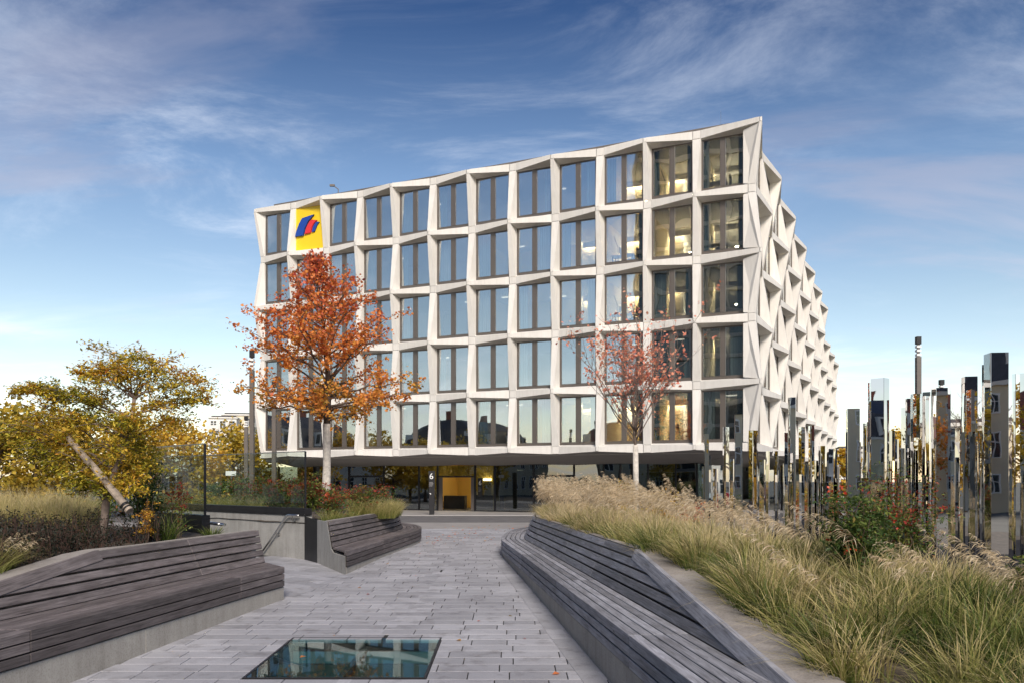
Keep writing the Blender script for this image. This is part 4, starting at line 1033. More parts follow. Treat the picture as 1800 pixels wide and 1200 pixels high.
for r_, k in enumerate(order):
    xp, w, yt = steles[k]
    f = np.clip((xp - 1236)/(1790 - 1236), 0, 1)
    Yd = 30.5 - 9.5*f + srr.uniform(-1.6, 1.6) - (1.0 if w > 20 else 0)
    if w < 8: Yd += 1.5
    W = w/FPX*Yd; ztop = EYE - (yt - HZ)/FPX*Yd; x = (xp - 900)/FPX*Yd
    a = srr.choice((srr.uniform(-.55, -.2), srr.uniform(.15, .6), srr.uniform(-.12, .12), srr.uniform(.62, .80), srr.uniform(-.80, -.62))); 
    a = {1751: .42, 1547: -.45, 1704: .30, 1654: .36, 1499: .2}.get(xp, a)
    side_ = W/(math.cos(a) + abs(math.sin(a))) if abs(a) > .02 else W
    dp = max(side_*srr.uniform(.75, 1.0), .10)
    view = math.atan2(x, Yd)
    t = empty('mirror_stele', (x, Yd, .05)); t.rotation_euler = (0, 0, -view + a)
    hgt = 'tall' if yt < 720 else ('mid-height' if yt < 795 else 'short'); wid = 'broad' if w >= 18 else ('slim' if w >= 9 else 'narrow')
    tag(t, f'{hgt} {wid} mirrored steel stele, {nth(r_ + 1)} from the left in the stele field', 'mirror stele', 'mirrored steel steles')
    hw, hd, c_ = side_/2, dp/2, min(.006, side_*.06)
    prof = [(-hw + c_, -hd), (hw - c_, -hd), (hw, -hd + c_), (hw, hd - c_), (hw - c_, hd), (-hw + c_, hd), (-hw, hd - c_), (-hw, -hd + c_)]
    MB().loft([[(u, v, z) for u, v in prof] for z in (0, ztop - .05)]).build('shaft', MAT['mirror'], t)
    MB().box((-hw*.7, -hd*.7, -.05), (hw*.7, hd*.7, 0)).build('foot', MAT['black'], t)

# ------------------------------------------------------------------ leaves, blades, trees
def unit(v): return v / np.maximum(np.linalg.norm(v, axis=1, keepdims=True), 1e-9)
def leaves_mesh(name, C, size, tint, mat, aspect=0.62, droop=0.15, flat=0.0):
    n = len(C); C = np.asarray(C, float); d = rng.normal(size=(n, 3)); d[:, 2] = d[:, 2]*(1 - flat)*0.8 - droop; d = unit(d)
    up = rng.normal(size=(n, 3))*(1 - .6*flat); up[:, 2] = np.abs(up[:, 2]) + .25 + flat*2; s = unit(np.cross(d, up)); nn = np.cross(s, d)
    L_ = (np.asarray(size)*rng.uniform(.45, 1.5, n))[:, None]; W_ = L_*aspect
    base, tip = C - d*L_*.5, C + d*L_*.5
    l, r_ = C + s*W_*.5 + nn*W_*.18, C - s*W_*.5 + nn*W_*.18
    V = np.stack([base, l, tip, r_], 1).reshape(-1, 3); k = np.arange(n)[:, None]*4
    F = np.concatenate([k + np.array([[0, 2, 1]]), k + np.array([[0, 3, 2]])])
    return fast_mesh(name, V, None, F, mat, {'tint': np.repeat(np.clip(tint, 0, 1), 4)})
def blades(Cx, Cy, Cz, h, lean_dir, lean, w, t0, t1, segs=3, droop=0.3):
    """ribbon blades rising from (Cx,Cy,Cz); returns V, quads, tris, tint"""
    n = len(Cx); u = np.linspace(0, 1, segs + 1); dx, dy = np.cos(lean_dir), np.sin(lean_dir)
    fa = rng.uniform(0, 2*np.pi, n); wx, wy = np.cos(fa), np.sin(fa); V = []; T = []
    for k, uu in enumerate(u):
        hor = lean*h*(uu**1.6); z = h*(uu*(1 - droop*lean*uu*uu))
        cx = Cx + dx*hor; cy = Cy + dy*hor; cz = Cz + z; ww = w*(1 - uu)**.7*.5
        tt = t0 + (t1 - t0)*uu
        if k < segs:
            V.append(np.stack([cx - wx*ww, cy - wy*ww, cz], 1)); V.append(np.stack([cx + wx*ww, cy + wy*ww, cz], 1)); T += [tt, tt]
        else: V.append(np.stack([cx, cy, cz], 1)); T.append(tt)
    m_ = 2*segs + 1; V = np.stack(V, 1).reshape(-1, 3); T = np.stack(T, 1).reshape(-1); k = np.arange(n)[:, None]*m_
    Q = np.concatenate([k + np.array([[2*i, 2*i+1, 2*i+3, 2*i+2]]) for i in range(segs - 1)]); Tr = k + np.array([[2*segs-2, 2*segs-1, 2*segs]])
    return V, Q, Tr, T
class Geo:
    def __init__(s): s.V = []; s.Q = []; s.T = []; s.A = []; s.k = 0
    def add(s, V, Q, T, A):
        s.V.append(V); s.A.append(A)
        if Q is not None: s.Q.append(Q + s.k)
        if T is not None: s.T.append(T + s.k)
        s.k += len(V); return s
    def build(s, name, mat):
        return fast_mesh(name, np.concatenate(s.V), np.concatenate(s.Q) if s.Q else None, np.concatenate(s.T) if s.T else None, mat, {'tint': np.clip(np.concatenate(s.A), 0, 1)})
def tuft_field(centres, hts, nb, spread, w, tint_base, tint_tip, lean=(.2, .8), wind=None, windk=0.0, segs=3):
    g_ = Geo()
    for (cx, cy, cz), h, n, tb, tt in zip(centres, hts, nb, tint_base, tint_tip):
        r_ = spread*np.sqrt(rng.random(n)); a = rng.uniform(0, 2*np.pi, n)
        x, y = cx + r_*np.cos(a), cy + r_*np.sin(a)
        ld = a + rng.normal(0, .5, n); le = rng.uniform(*lean, n)*(0.4 + .6*r_/max(spread, .01))
        if wind is not None:
            vx = np.cos(ld)*le + np.cos(wind)*windk; vy = np.sin(ld)*le + np.sin(wind)*windk; ld = np.arctan2(vy, vx); le = np.hypot(vx, vy)
        hh = h*rng.uniform(.55, 1.15, n)
        g_.add(*blades(x, y, np.full(n, cz - .02), hh, ld, np.minimum(le, max(1.25, lean[1])), w*rng.uniform(.6, 1.3, n), np.clip(tb + rng.normal(0, .08, n), 0, 1), np.clip(tt + rng.normal(0, .14, n), 0, 1), segs, .45))
    return g_
def plumes(bases, h, wind, lean, g_, nsp=46, head=.42, sw=.010):
    """thin stalks with nodding feathery heads"""
    n = len(bases); bases = np.asarray(bases); 
    for i in range(n):
        hh = h*rng.uniform(.75, 1.15); ld = wind + rng.normal(0, .35); le = lean*rng.uniform(.5, 1.4)
        V, Q, T, A = blades(np.array([bases[i, 0]]), np.array([bases[i, 1]]), np.array([bases[i, 2]]), np.array([hh]), np.array([ld]), np.array([le]), np.array([.009]), np.array([.25]), np.array([.55]), 5, .3)
        g_.add(V, Q, T, A)
        u = 1 - head*rng.random(nsp)**1.1; hor = le*hh*u**1.6; z = hh*(u*(1 - .3*le*u*u))
        c = np.stack([bases[i, 0] + np.cos(ld)*hor, bases[i, 1] + np.sin(ld)*hor, bases[i, 2] + z], 1)
        Ls = (.055 + .13*(1 - (u - (1 - head))/head))*rng.uniform(.6, 1.2, nsp)*h
        d = np.stack([np.cos(ld) + rng.normal(0, .55, nsp), np.sin(ld) + rng.normal(0, .55, nsp), rng.normal(-.15, .40, nsp)], 1); d = unit(d)
        s_ = unit(np.cross(d, rng.normal(size=(nsp, 3))))*sw*.5
        mid = c + d*Ls[:, None]*.6; tip = c + d*Ls[:, None]; tip[:, 2] -= Ls*.25
        V = np.stack([c, mid + s_, tip, mid - s_], 1).reshape(-1, 3); k = np.arange(nsp)[:, None]*4
        g_.add(V, k + np.array([[0, 1, 2, 3]]), None, np.repeat(np.clip(rng.normal(.55, .22, nsp), 0, 1), 4))

# ---- trees
def branch_pts(a, b, sag, jit, n=6, r_=None):
    r_ = r_ or random; a, b = Vector(a), Vector(b); L_ = (b - a).length; out = []
    for k in range(n + 1):
        t = k/n; p = a.lerp(b, t); p.z += sag*L_*4*t*(1 - t)
        if 0 < k < n: p += Vector((r_.uniform(-1, 1), r_.uniform(-1, 1), r_.uniform(-1, 1)))*jit*L_
        out.append(p)
    return out
def red_maple(base):
    r_ = random.Random(4); bx, by, bz = base
    t = empty('red_maple_tree', base); tag(t, 'broad maple with dense orange red leaves and pale trunk before the building', 'tree')
    zf = 4.0
    tr = MB().tube([(bx, by, bz - .1), (bx + .01, by, bz + 1), (bx + .03, by, 2.6), (bx + .02, by, zf)], [.155, .14, .128, .12], 12); part(t, tr, 'trunk', MAT['limewash'], smooth=True)
    lead = [Vector((bx + .02, by, zf - .02)), Vector((bx + .1, by, 5.2)), Vector((bx - .05, by + .05, 6.6)), Vector((bx - .15, by, 8.0)), Vector((bx - .42, by, 9.15))]
    br = MB().tube(lead, [.115, .095, .07, .04, .012], 8)
    leafC, leafT, twigs = [], [], MB()
    def prof(t_):  # radius of the crown against height 0..1
        return np.interp(t_, [0, .06, .16, .30, .45, .60, .75, .88, 1], [1.6, 2.65, 2.8, 2.4, 1.9, 1.4, 1.0, .6, .15])
    nb = 60
    for k in range(nb):
        t_ = (k + .5)/nb; tt = t_**1.15; z = zf + .1 + tt*4.85
        f = (z - zf)/5.2; i = min(int(f*4), 3); o = lead[i].lerp(lead[i+1], f*4 - i)
        az = k*2.39996 + r_.uniform(-.4, .4); Lr = prof(tt)*r_.uniform(.72, 1.10)
        rise = Lr*r_.uniform(.18, .55) + (.5 if tt < .5 else .6)
        e = o + Vector((math.cos(az)*Lr, math.sin(az)*Lr, rise*(1.0 if tt > .2 else .25)))
        pts = branch_pts(o, e, .03, .035, 6, r_); br.tube(pts, np.linspace(.05*(1 - tt*.7), .008, 7), 5)
        for q in range(8):
            s_ = .28 + .72*(q + r_.random())/8; j = min(int(s_*6), 5); p = pts[j].lerp(pts[j+1], s_*6 - j)
            dv = Vector((r_.gauss(0, 1), r_.gauss(0, 1), r_.gauss(.25, .6))); dv.normalize(); dv = (dv + (e - o).normalized()*.8).normalized()
            tl = Lr*.32*r_.uniform(.5, 1.2) + .12; tp = p + dv*tl
            twigs.tube([p, p.lerp(tp, .5) + Vector((0, 0, .03)), tp], [.010, .007, .003], 3)
            n = int(r_.uniform(30, 58)*min(1.25, max(.30, Lr/2.1)))
            for w in range(n):
                c = p.lerp(tp, r_.random()**.7) + Vector((r_.gauss(0, .085), r_.gauss(0, .085), r_.gauss(-.02, .075)))
                leafC.append(c); hgt = (c.z - zf)/5.9
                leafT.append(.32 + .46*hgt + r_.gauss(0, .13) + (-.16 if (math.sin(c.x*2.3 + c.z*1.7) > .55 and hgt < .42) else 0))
    part(t, br, 'branches', MAT['bark'], smooth=True); tw = part(t, twigs, 'twigs', MAT['bark']); 
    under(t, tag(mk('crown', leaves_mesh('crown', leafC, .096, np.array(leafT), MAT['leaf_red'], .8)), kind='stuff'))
red_maple((px(573, 850, 27).x, 27, .96))
def coral_tree(base):
    r_ = random.Random(9); bx, by, bz = base; t = empty('young_tree', base)
    tag(t, 'young slender tree with sparse coral leaves and pale trunk before the building', 'tree')
    zf = 3.35
    part(t, MB().tube([(bx, by, bz - .1), (bx + .02, by, 1.8), (bx, by, zf)], [.115, .10, .095], 10), 'trunk', MAT['limewash'], smooth=True)
    br, C_, T_ = MB(), [], []
    def grow(o, d, L_, rad, lev):
        pts = [o]; dd = d.copy()
        for k in range(5):
            dd = (dd + Vector((r_.gauss(0, .10), r_.gauss(0, .10), .09))).normalized(); pts.append(pts[-1] + dd*L_/5)
        br.tube(pts, np.linspace(rad, max(rad*.35, .003), 6), 4 if lev else 6)
        if lev < 2:
            for q in range(6 if lev == 0 else 4):
                s_ = r_.uniform(.25, .98); j = min(int(s_*5), 4); p = pts[j].lerp(pts[j+1], s_*5 - j)
                nd = (dd + Vector((r_.gauss(0, .6), r_.gauss(0, .6), r_.gauss(.1, .3)))).normalized(); grow(p, nd, L_*r_.uniform(.3, .55), rad*.45, lev + 1)
        if lev > 0:
            for q in range(r_.randint(1, 4)):
                c = pts[r_.randint(2, 5)] + Vector((r_.gauss(0, .07), r_.gauss(0, .07), r_.gauss(0, .06)))
                for w in range(r_.randint(1, 2)): C_.append(c + Vector((r_.gauss(0, .05), r_.gauss(0, .05), r_.gauss(0, .05)))); T_.append(r_.random())
    grow(Vector((bx, by, zf - .05)), Vector((0, 0, 1)), 4.1, .05, 0)
    for k in range(19):
        az = k*2.4; tilt_ = r_.uniform(.25, .85); o = Vector((bx, by, zf + r_.uniform(-.05, 1.3)))
        grow(o, Vector((math.cos(az)*math.sin(tilt_), math.sin(az)*math.sin(tilt_), math.cos(tilt_))), r_.uniform(1.9, 3.4), .022, 0)
    part(t, br, 'branches', MAT['bark_grey'], smooth=True)
    under(t, tag(mk('crown', leaves_mesh('crown', C_, .112, np.array(T_), MAT['leaf_coral'], .7)), kind='stuff'))
coral_tree((px(1117, 846, 28).x, 28, .6))
def pad_tree(name, label, trunk, pads, Yd, leafsize, mat, nleaf, bark, tintf, flat=.45, seed=1, rad0=.075):
    r_ = random.Random(seed); root = empty(name, trunk[0]); tag(root, label, 'tree')
    tr = MB().tube(trunk, np.linspace(rad0, rad0*.45, len(trunk)), 8); part(root, tr, 'trunk', bark, smooth=True)
    br, C_, T_ = MB(), [], []
    for (xp, yp, rp, dy) in pads:
        c = px(xp, yp, Yd + dy); rad = rp/FPX*(Yd + dy)
        o = min(trunk[1:], key=lambda p: (p - c).length + max(0, p.z - c.z + .2)*3)
        pts = branch_pts(o, c, .06, .04, 6, r_); br.tube(pts, np.linspace(rad0*.26, .005, 7), 5)
        nt = 12
        for q in range(nt):
            a = r_.uniform(0, 6.283); e = c + Vector((math.cos(a)*rad*r_.uniform(.4, 1.25), math.sin(a)*rad*r_.uniform(.5, 1.3), rad*r_.uniform(-.62, .62) + .12*rad*math.cos(a)))
            s_ = r_.uniform(.55, 1); j = min(int(s_*6), 5); p = pts[j].lerp(pts[j+1], s_*6 - j)
            tw = branch_pts(p, e, .05, .05, 3, r_); br.tube(tw, [.008, .006, .005, .003], 3)
            for w in range(int(nleaf/nt*r_.uniform(.6, 1.3))):
                k = r_.random()**.6; jj = min(int(k*3), 2); g0 = tw[jj].lerp(tw[jj+1], k*3 - jj)
                cc = g0 + Vector((r_.gauss(0, rad*.17), r_.gauss(0, rad*.18), r_.gauss(0, rad*.10))); C_.append(cc); T_.append(tintf(cc, c, r_))
    part(root, br, 'branches', bark, smooth=True)
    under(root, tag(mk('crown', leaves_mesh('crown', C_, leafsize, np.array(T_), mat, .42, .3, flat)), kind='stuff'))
pads = [(215,628,44,0),(255,650,48,.2),(195,655,42,-.3),(290,645,42,.2),(335,668,46,0),(310,700,46,.3),(355,702,30,0),(280,705,50,-.2),(235,690,50,.4),(175,650,34,.2),(150,655,26,0),(250,740,52,0),(310,738,36,.3),(62,686,34,0),(30,684,18,0),(80,700,34,.2),(125,697,34,-.2),(160,700,36,.3),(55,725,44,.3),(105,735,46,-.3),(150,738,46,.2),(200,740,46,-.4),(30,755,42,.4),(85,770,48,0),(140,775,50,.3),(195,780,50,-.3),(245,780,44,.3),(45,795,40,.5),(110,805,40,.2),(165,815,44,-.2),(215,820,42,.2),(180,850,36,-.3),(145,845,30,-.2),(235,850,34,-.2),(265,815,30,.3)]
Yj = 14.6
trk = [px(180, 918, Yj), px(186, 885, Yj), px(196, 850, Yj), px(203, 825, Yj), px(214, 800, Yj), px(226, 770, Yj), px(232, 735, Yj), px(236, 700, Yj)]
trk[0].z = .9
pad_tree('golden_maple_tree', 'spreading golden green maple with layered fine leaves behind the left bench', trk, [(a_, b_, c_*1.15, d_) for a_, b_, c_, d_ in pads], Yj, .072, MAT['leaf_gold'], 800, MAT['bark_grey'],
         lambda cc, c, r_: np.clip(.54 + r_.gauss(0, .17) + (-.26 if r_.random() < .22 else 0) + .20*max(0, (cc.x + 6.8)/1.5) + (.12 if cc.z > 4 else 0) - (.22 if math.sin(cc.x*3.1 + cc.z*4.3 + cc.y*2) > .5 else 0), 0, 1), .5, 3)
tr2 = [px(182, 905, Yj), px(160, 860, Yj), px(130, 820, Yj), px(105, 780, Yj)]
br2 = MB().tube(tr2, [.05, .04, .03, .02], 6)
lg = empty('leaning_log', px(228, 897, 14.0)); tag(lg, 'bare wooden log leaning diagonally through the golden maple', 'log')
a, b = px(228, 897, 14.0), px(120, 768, 14.6); d_ = (a - b).normalized()
part(lg, MB().tube([b.lerp(a, k/9) + Vector((random.uniform(-.008, .008), 0, random.uniform(-.008, .008))) for k in range(10)], [.052, .060, .057, .064, .061, .068, .063, .069, .067, .071], 11), 'stem', MAT['log'], smooth=False)
part(lg, MB().tube([a - d_*.16, a - d_*.11], [.078, .078], 14).tube([a - d_*.08, a - d_*.05], [.078, .078], 14), 'strap', MAT['black'])

def shrub(name, label, c, rx, rz, n, size, mat, tint, group=None, stems=7, berries=0, seed=0, cat='shrub'):
    r_ = random.Random(seed); root = empty(name, c); tag(root, label, cat, group); c = Vector(c); st_ = MB(); C_, T_, Bc = [], [], []
    for k in range(stems):
        a = r_.uniform(0, 6.28); e = c + Vector((math.cos(a)*rx*r_.uniform(.1, .8), math.sin(a)*rx*r_.uniform(.1, .8), rz*r_.uniform(.6, 1.0)))
        pts = branch_pts(c + Vector((math.cos(a), math.sin(a), 0))*rx*.12, e, .05, .05, 5, r_); st_.tube(pts, np.linspace(.013, .004, 6), 4)
        m_ = max(4, int(n/stems/14))
        for q in range(m_):
            s_ = .25 + .75*r_.random(); j = min(int(s_*5), 4); p = pts[j].lerp(pts[j+1], s_*5 - j)
            a2 = r_.uniform(0, 6.28); dv = Vector((math.cos(a2), math.sin(a2), r_.uniform(-.25, .55))); L_ = rx*r_.uniform(.3, .65)
            tone = tint(s_, r_)
            for w in range(14):
                f = r_.random(); C_.append(p + dv*L_*f + Vector((r_.gauss(0, .05*rx + .015), r_.gauss(0, .05*rx + .015), -.12*L_*f*f + r_.gauss(0, .03)))); T_.append(np.clip(tone + r_.gauss(0, .09), 0, 1))
            if r_.random() < berries and s_ > .45:
                bc = p + dv*L_*.5 + Vector((0, 0, .02))
                for w in range(26): Bc.append(bc + Vector((r_.gauss(0, .05), r_.gauss(0, .05), r_.gauss(0, .055))))
    part(root, st_, 'stems', MAT['bark']); under(root, tag(mk('foliage', leaves_mesh('foliage', C_, size, np.array(T_), mat, .42, .1, .25)), kind='stuff'))
    if Bc: under(root, tag(mk('berries', leaves_mesh('berries', Bc, .034, rng.random(len(Bc)), MAT['berry'], .9)), kind='stuff'))
green = lambda s_, r_: .22 + .32*s_*r_.random() + (.5 if (s_ > .8 and r_.random() < .25) else 0)
redtop = lambda s_, r_: (.85 + r_.gauss(0, .08)) if (s_ > .70 and r_.random() < .40) else .3 + .45*r_.random()
ochre = lambda s_, r_: .60 + r_.gauss(0, .12)
# right bed shrubs
def at_soil(xp, Yd): x = (xp - 900)/FPX*Yd; return (x, Yd, right_soil(x, Yd))
shrub('nandina_shrub', 'dense dark green shrub with red berry clusters in the right grasses', at_soil(1500, 10.6), .62, 1.30, 5200, .062, MAT['leaf_green'], lambda s_, r_: .22 + .5*s_*r_.random(), 'nandina shrubs', 18, .035, 5)
shrub('nandina_shrub', 'reddish topped shrub just behind the dark berry shrub at right', at_soil(1572, 13.0), .85, 1.85, 5200, .062, MAT['leaf_green'], redtop, 'nandina shrubs', 15, .0, 6)
shrub('nandina_shrub', 'green leafy shrub reaching in from the right edge of the bed', at_soil(1812, 10.4), .55, 1.05, 700, .075, MAT['leaf_green'], lambda s_, r_: .45 + .2*r_.random(), 'nandina shrubs', 6, 0, 7)
shrub('nandina_shrub', 'rusty orange shrub among the pale grasses below the coral tree', at_soil(1085, 26.0), .85, 1.25, 2600, .07, MAT['leaf_gold'], lambda s_, r_: .55 + r_.gauss(0, .2), 'nandina shrubs', 12, 0, 8)
shrub('nandina_shrub', 'brown tinged shrub to the right of the pale coral tree trunk', at_soil(1160, 25.5), .9, 1.3, 2400, .07, MAT['leaf_gold'], lambda s_, r_: .3 + .6*r_.random(), 'nandina shrubs', 12, 0, 9)
shrub('nandina_shrub', 'small red leaved shrub at the feet of the mirrored steles', at_soil(1215, 26.5), .7, 1.2, 1500, .07, MAT['leaf_red'], lambda s_, r_: .6 + .3*r_.random(), 'nandina shrubs', 10, 0, 10)
# middle planter
for k, (xp, Yd, rx, rz, n, lab, fn, be) in enumerate((
    (585, 23.4, .85, 1.20, 4200, 'green shrub with red leaf tips behind the middle bench near the trunk', redtop, .06),
    (640, 26.0, .85, 1.10, 3600, 'red tipped green shrub left of the pale grass mound', redtop, .0),
    (540, 23.6, .70, 1.45, 3600, 'tall red topped shrub at the black edge of the glass balustrade', redtop, .05),
    (495, 25.2, .95, 1.35, 4200, 'wide red and green shrub seen through the glass', redtop, .05),
    (440, 27.4, .95, 1.25, 3600, 'red dotted shrub in the middle of the glass balustrade', redtop, .05),
    (672, 29.0, .80, .95, 2600, 'low green shrub between the red shrub and the grass mound', green, 0))):
    shrub('nandina_shrub', lab, ((xp - 900)/FPX*Yd, Yd, .97), rx, rz, n, .07, MAT['leaf_green'], fn, 'nandina shrubs', 12, be, 30 + k)
# left bed
def left_at(xp, Yd): x = (xp - 900)/FPX*Yd; return (x, Yd, .98)
shrub('nandina_shrub', 'dark green shrub with reddish crown right of the golden maple', left_at(262, 16.6), .62, 1.75, 3600, .062, MAT['leaf_green'], lambda s_, r_: (.85 if s_ > .93 and r_.random() < .4 else .12 + .4*r_.random()), 'nandina shrubs', 13, 0, 50)
shrub('nandina_shrub', 'thin shrub with red leaf clusters before the near glass pane', left_at(312, 15.9), .42, 1.20, 650, .062, MAT['leaf_green'], lambda s_, r_: .88 if s_ > .62 else .62, 'nandina shrubs', 5, 0, 51)
shrub('nandina_shrub', 'small orange leaved shrub between log and glass pane', left_at(255, 14.6), .36, .95, 500, .06, MAT['leaf_gold'], lambda s_, r_: .78, 'nandina shrubs', 5, 0, 52)
# low dark cover in the left bed
C_, T_, st_ = [], [], MB(); r_ = random.Random(77)
for k in range(520):
    Yd = r_.uniform(9.2, 15.4); xp = r_.uniform(-60, 390)
    x = (xp - 900)/FPX*Yd
    if x > left_edge(Yd) - .12: continue
    hgt = r_.uniform(.22, .55)*(1.0 if xp < 285 else .45)
    if xp > 292 and r_.random() < .75: continue
    z0 = left_soil(x, Yd)
    for q in range(4):
        e = Vector((x + r_.gauss(0, .12), Yd + r_.gauss(0, .12), z0 + hgt*r_.uniform(.7, 1.3))); st_.tube([Vector((x, Yd, z0)), Vector((x, Yd, z0)).lerp(e, .5) + Vector((r_.gauss(0, .03), 0, 0)), e], [.006, .005, .003], 3)
        for w in range(20):
            f = r_.random()**.7; C_.append(Vector((x, Yd, z0)).lerp(e, f) + Vector((r_.gauss(0, .05), r_.gauss(0, .05), r_.gauss(0, .03)))); T_.append(r_.random()*.7 + (.3 if r_.random() < .10 else 0))
lc = tag(mk('ground_cover', leaves_mesh('ground_cover', C_, .042, np.array(T_), MAT['leaf_dark'], .5)), 'low dark brown ground cover filling the left planting bed', 'ground cover', kind='stuff')
MAT['twig'] = plain('reddish_twig', (0.10, 0.055, 0.04), 0.9, 0, 0.4, 9)
tag(st_.build('ground_cover_stems', MAT['twig'], None, fix=False), 'thin reddish stems rising from the dark ground cover', 'ground cover', kind='stuff')

# ---- grasses
def field(n, fx, fy):
    return [(fx(), fy()) for _ in range(n)]
grr = random.Random(12)
WIND = R(172)
cs, hs, nbs, tb, tt = [], [], [], [], []
k = 0
while k < 1800:
    Yd = 4.9 + (29.5 - 4.9)*grr.random()**1.15; x = right_edge(Yd) + .07 + grr.random()**1.35*15
    xp = 900 + FPX*x/Yd
    k += 1
    if xp > 1980: continue
    if x > 6.5 and Yd > 15.5 and grr.random() < .75: continue
    if x > 7.8 and Yd > 17: continue
    patch = .5 + .5*math.sin(x*1.9 + 1.3*math.sin(Yd*.9)) * math.cos(Yd*1.15 + x*.5)
    near = np.clip((Yd - 6)/12, 0, 1)
    cs.append((x, Yd, right_soil(x, Yd))); hs.append((.46 + .24*grr.random())*(1.12 if Yd < 14 else .95)); nbs.append(int((84 if Yd < 12 else 60)*grr.uniform(.6, 1.3)))
    straw = .30 + .40*near + .55*(patch - .5) + grr.gauss(0, .17)
    tb.append(straw - .28); tt.append(straw + .34)  # bases darkened to imitate shade inside the tufts, straw towards the tips
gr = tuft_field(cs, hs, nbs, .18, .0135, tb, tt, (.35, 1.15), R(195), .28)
dead = [cs[k_] for k_ in range(0, len(cs), 3)]
gd = tuft_field(dead, [grr.uniform(.32, .55) for _ in dead], [34]*len(dead), .24, .010, [.60]*len(dead), [.86]*len(dead), (.9, 1.9), R(170), .5)
gr.add(np.concatenate(gd.V), np.concatenate(gd.Q), np.concatenate(gd.T), np.concatenate(gd.A))
tag(mk('grass', gr.build('grass', MAT['blade'])), 'tall mixed green and straw ornamental grass in the right bed', 'grass', kind='stuff')
g_ = Geo(); bs = []
for _ in range(330):
    Yd = grr.uniform(15.5, 27.0); x = right_edge(Yd) + .25 + abs(grr.gauss(0, 1))*2.2
    if 900 + FPX*x/Yd > 1560: continue
    bs.append((x, Yd, right_soil(x, Yd)))
plumes(bs, 1.25, WIND, .42, g_, 60)
bs = [(right_edge(Yd) + .5 + grr.random()*5.5, Yd, .6) for Yd in [grr.uniform(8, 15) for _ in range(60)]]
plumes([(x, y_, right_soil(x, y_)) for x, y_, _ in bs], 1.15, R(165), .75, g_, 54)
bs = [(right_edge(Yd) + .25 + grr.random()*.7, Yd, .95) for Yd in [grr.uniform(24.5, 27.5) for _ in range(46)]]
plumes(bs, 1.35, R(150), .3, g_, 60)
tag(mk('grass_plumes', g_.build('grass_plumes', MAT['plume'])), 'feathery straw coloured grass plumes nodding over the right bed', 'grass plumes', kind='stuff')
# pale grass mound at the far end of the middle planter, and grasses behind the glass
cs = []; 
for _ in range(70): cs.append(((grr.uniform(630, 692) - 900)/FPX*26.6, 26.6 + grr.uniform(-1.2, 1.2), .97))
g2 = tuft_field(cs, [grr.uniform(.55, .85) for _ in cs], [90]*len(cs), .16, .010, [.42]*len(cs), [.72]*len(cs), (.35, 1.1), R(0), .12)
cs = [((grr.uniform(575, 640) - 900)/FPX*y_, y_, .97) for y_ in [grr.uniform(21.8, 24) for _ in range(26)]]
cs = [c for c in cs if c[0] < mid_edge(c[1]) - .15]
g3 = tuft_field(cs, [grr.uniform(.35, .6) for _ in cs], [70]*len(cs), .14, .010, [.32]*len(cs), [.62]*len(cs), (.35, 1.1))
cs = [((grr.uniform(375, 470) - 900)/FPX*y_, y_, .97) for y_ in [grr.uniform(25.5, 29) for _ in range(46)]]
g4 = tuft_field(cs, [grr.uniform(.6, .95) for _ in cs], [80]*len(cs), .16, .010, [.35]*len(cs), [.75]*len(cs), (.3, 1.0))
for q in (g3, g4):
    for V, A in zip(q.V, q.A): pass
    g2.add(np.concatenate(q.V), np.concatenate(q.Q), np.concatenate(q.T), np.concatenate(q.A)) if q.V else None
tag(mk('mound_grass', g2.build('mound_grass', MAT['blade'])), 'pale straw grass mounds in the middle planter beside the glass', 'grass', kind='stuff')
cs = [((grr.uniform(-90, 150) - 900)/FPX*y_, y_, .95) for y_ in [grr.uniform(15.5, 21) for _ in range(210)]]
g5 = tuft_field(cs, [grr.uniform(.75, 1.25) for _ in cs], [85]*len(cs), .18, .011, [.30]*len(cs), [.86]*len(cs), (.2, .85))
cs = [((grr.uniform(-55, 14) - 900)/FPX*y_, y_, left_soil(-6.4, y_)) for y_ in [grr.uniform(10.4, 12.2) for _ in range(24)]]
cs = [c for c in cs if c[0] < left_edge(c[1]) - .05]
g6 = tuft_field(cs, [grr.uniform(.42, .62) for _ in cs], [120]*len(cs), .15, .010, [.34]*len(cs), [.66]*len(cs), (.4, 1.2), R(10), .3)
g5.add(np.concatenate(g6.V), np.concatenate(g6.Q), np.concatenate(g6.T), np.concatenate(g6.A))
pl = Geo(); plumes([(x + .1, y_, z_) for x, y_, z_ in cs[:9]], .62, R(15), .7, pl, 24, .35, .007)
tag(mk('tall_grass', g5.build('tall_grass', MAT['blade'])), 'tall pale grass behind the ground cover at the left', 'grass', kind='stuff')
tag(mk('grass_seed_heads', pl.build('grass_seed_heads', MAT['plume'])), 'thin seed stalks over the left foreground grass', 'grass plumes', kind='stuff')
def sedge(xp, Yd, h, n, lab, seed):
    x, y_, z_ = left_at(xp, Yd); root = empty('sedge_plant', (x, y_, z_)); tag(root, lab, 'grass tuft', 'green sedge tufts')
    q = tuft_field([(x, y_, z_)], [h], [n], .12, .016, [.16], [.40], (.45, 1.3)); under(root, tag(mk('blades', q.build('blades', MAT['blade'])), kind='stuff'))
sedge(292, 15.0, .70, 210, 'tall green sedge tuft with yellow blades beside the near glass pane', 1)
sedge(372, 16.3, .36, 170, 'small green sedge tuft behind the end of the left bench', 2)
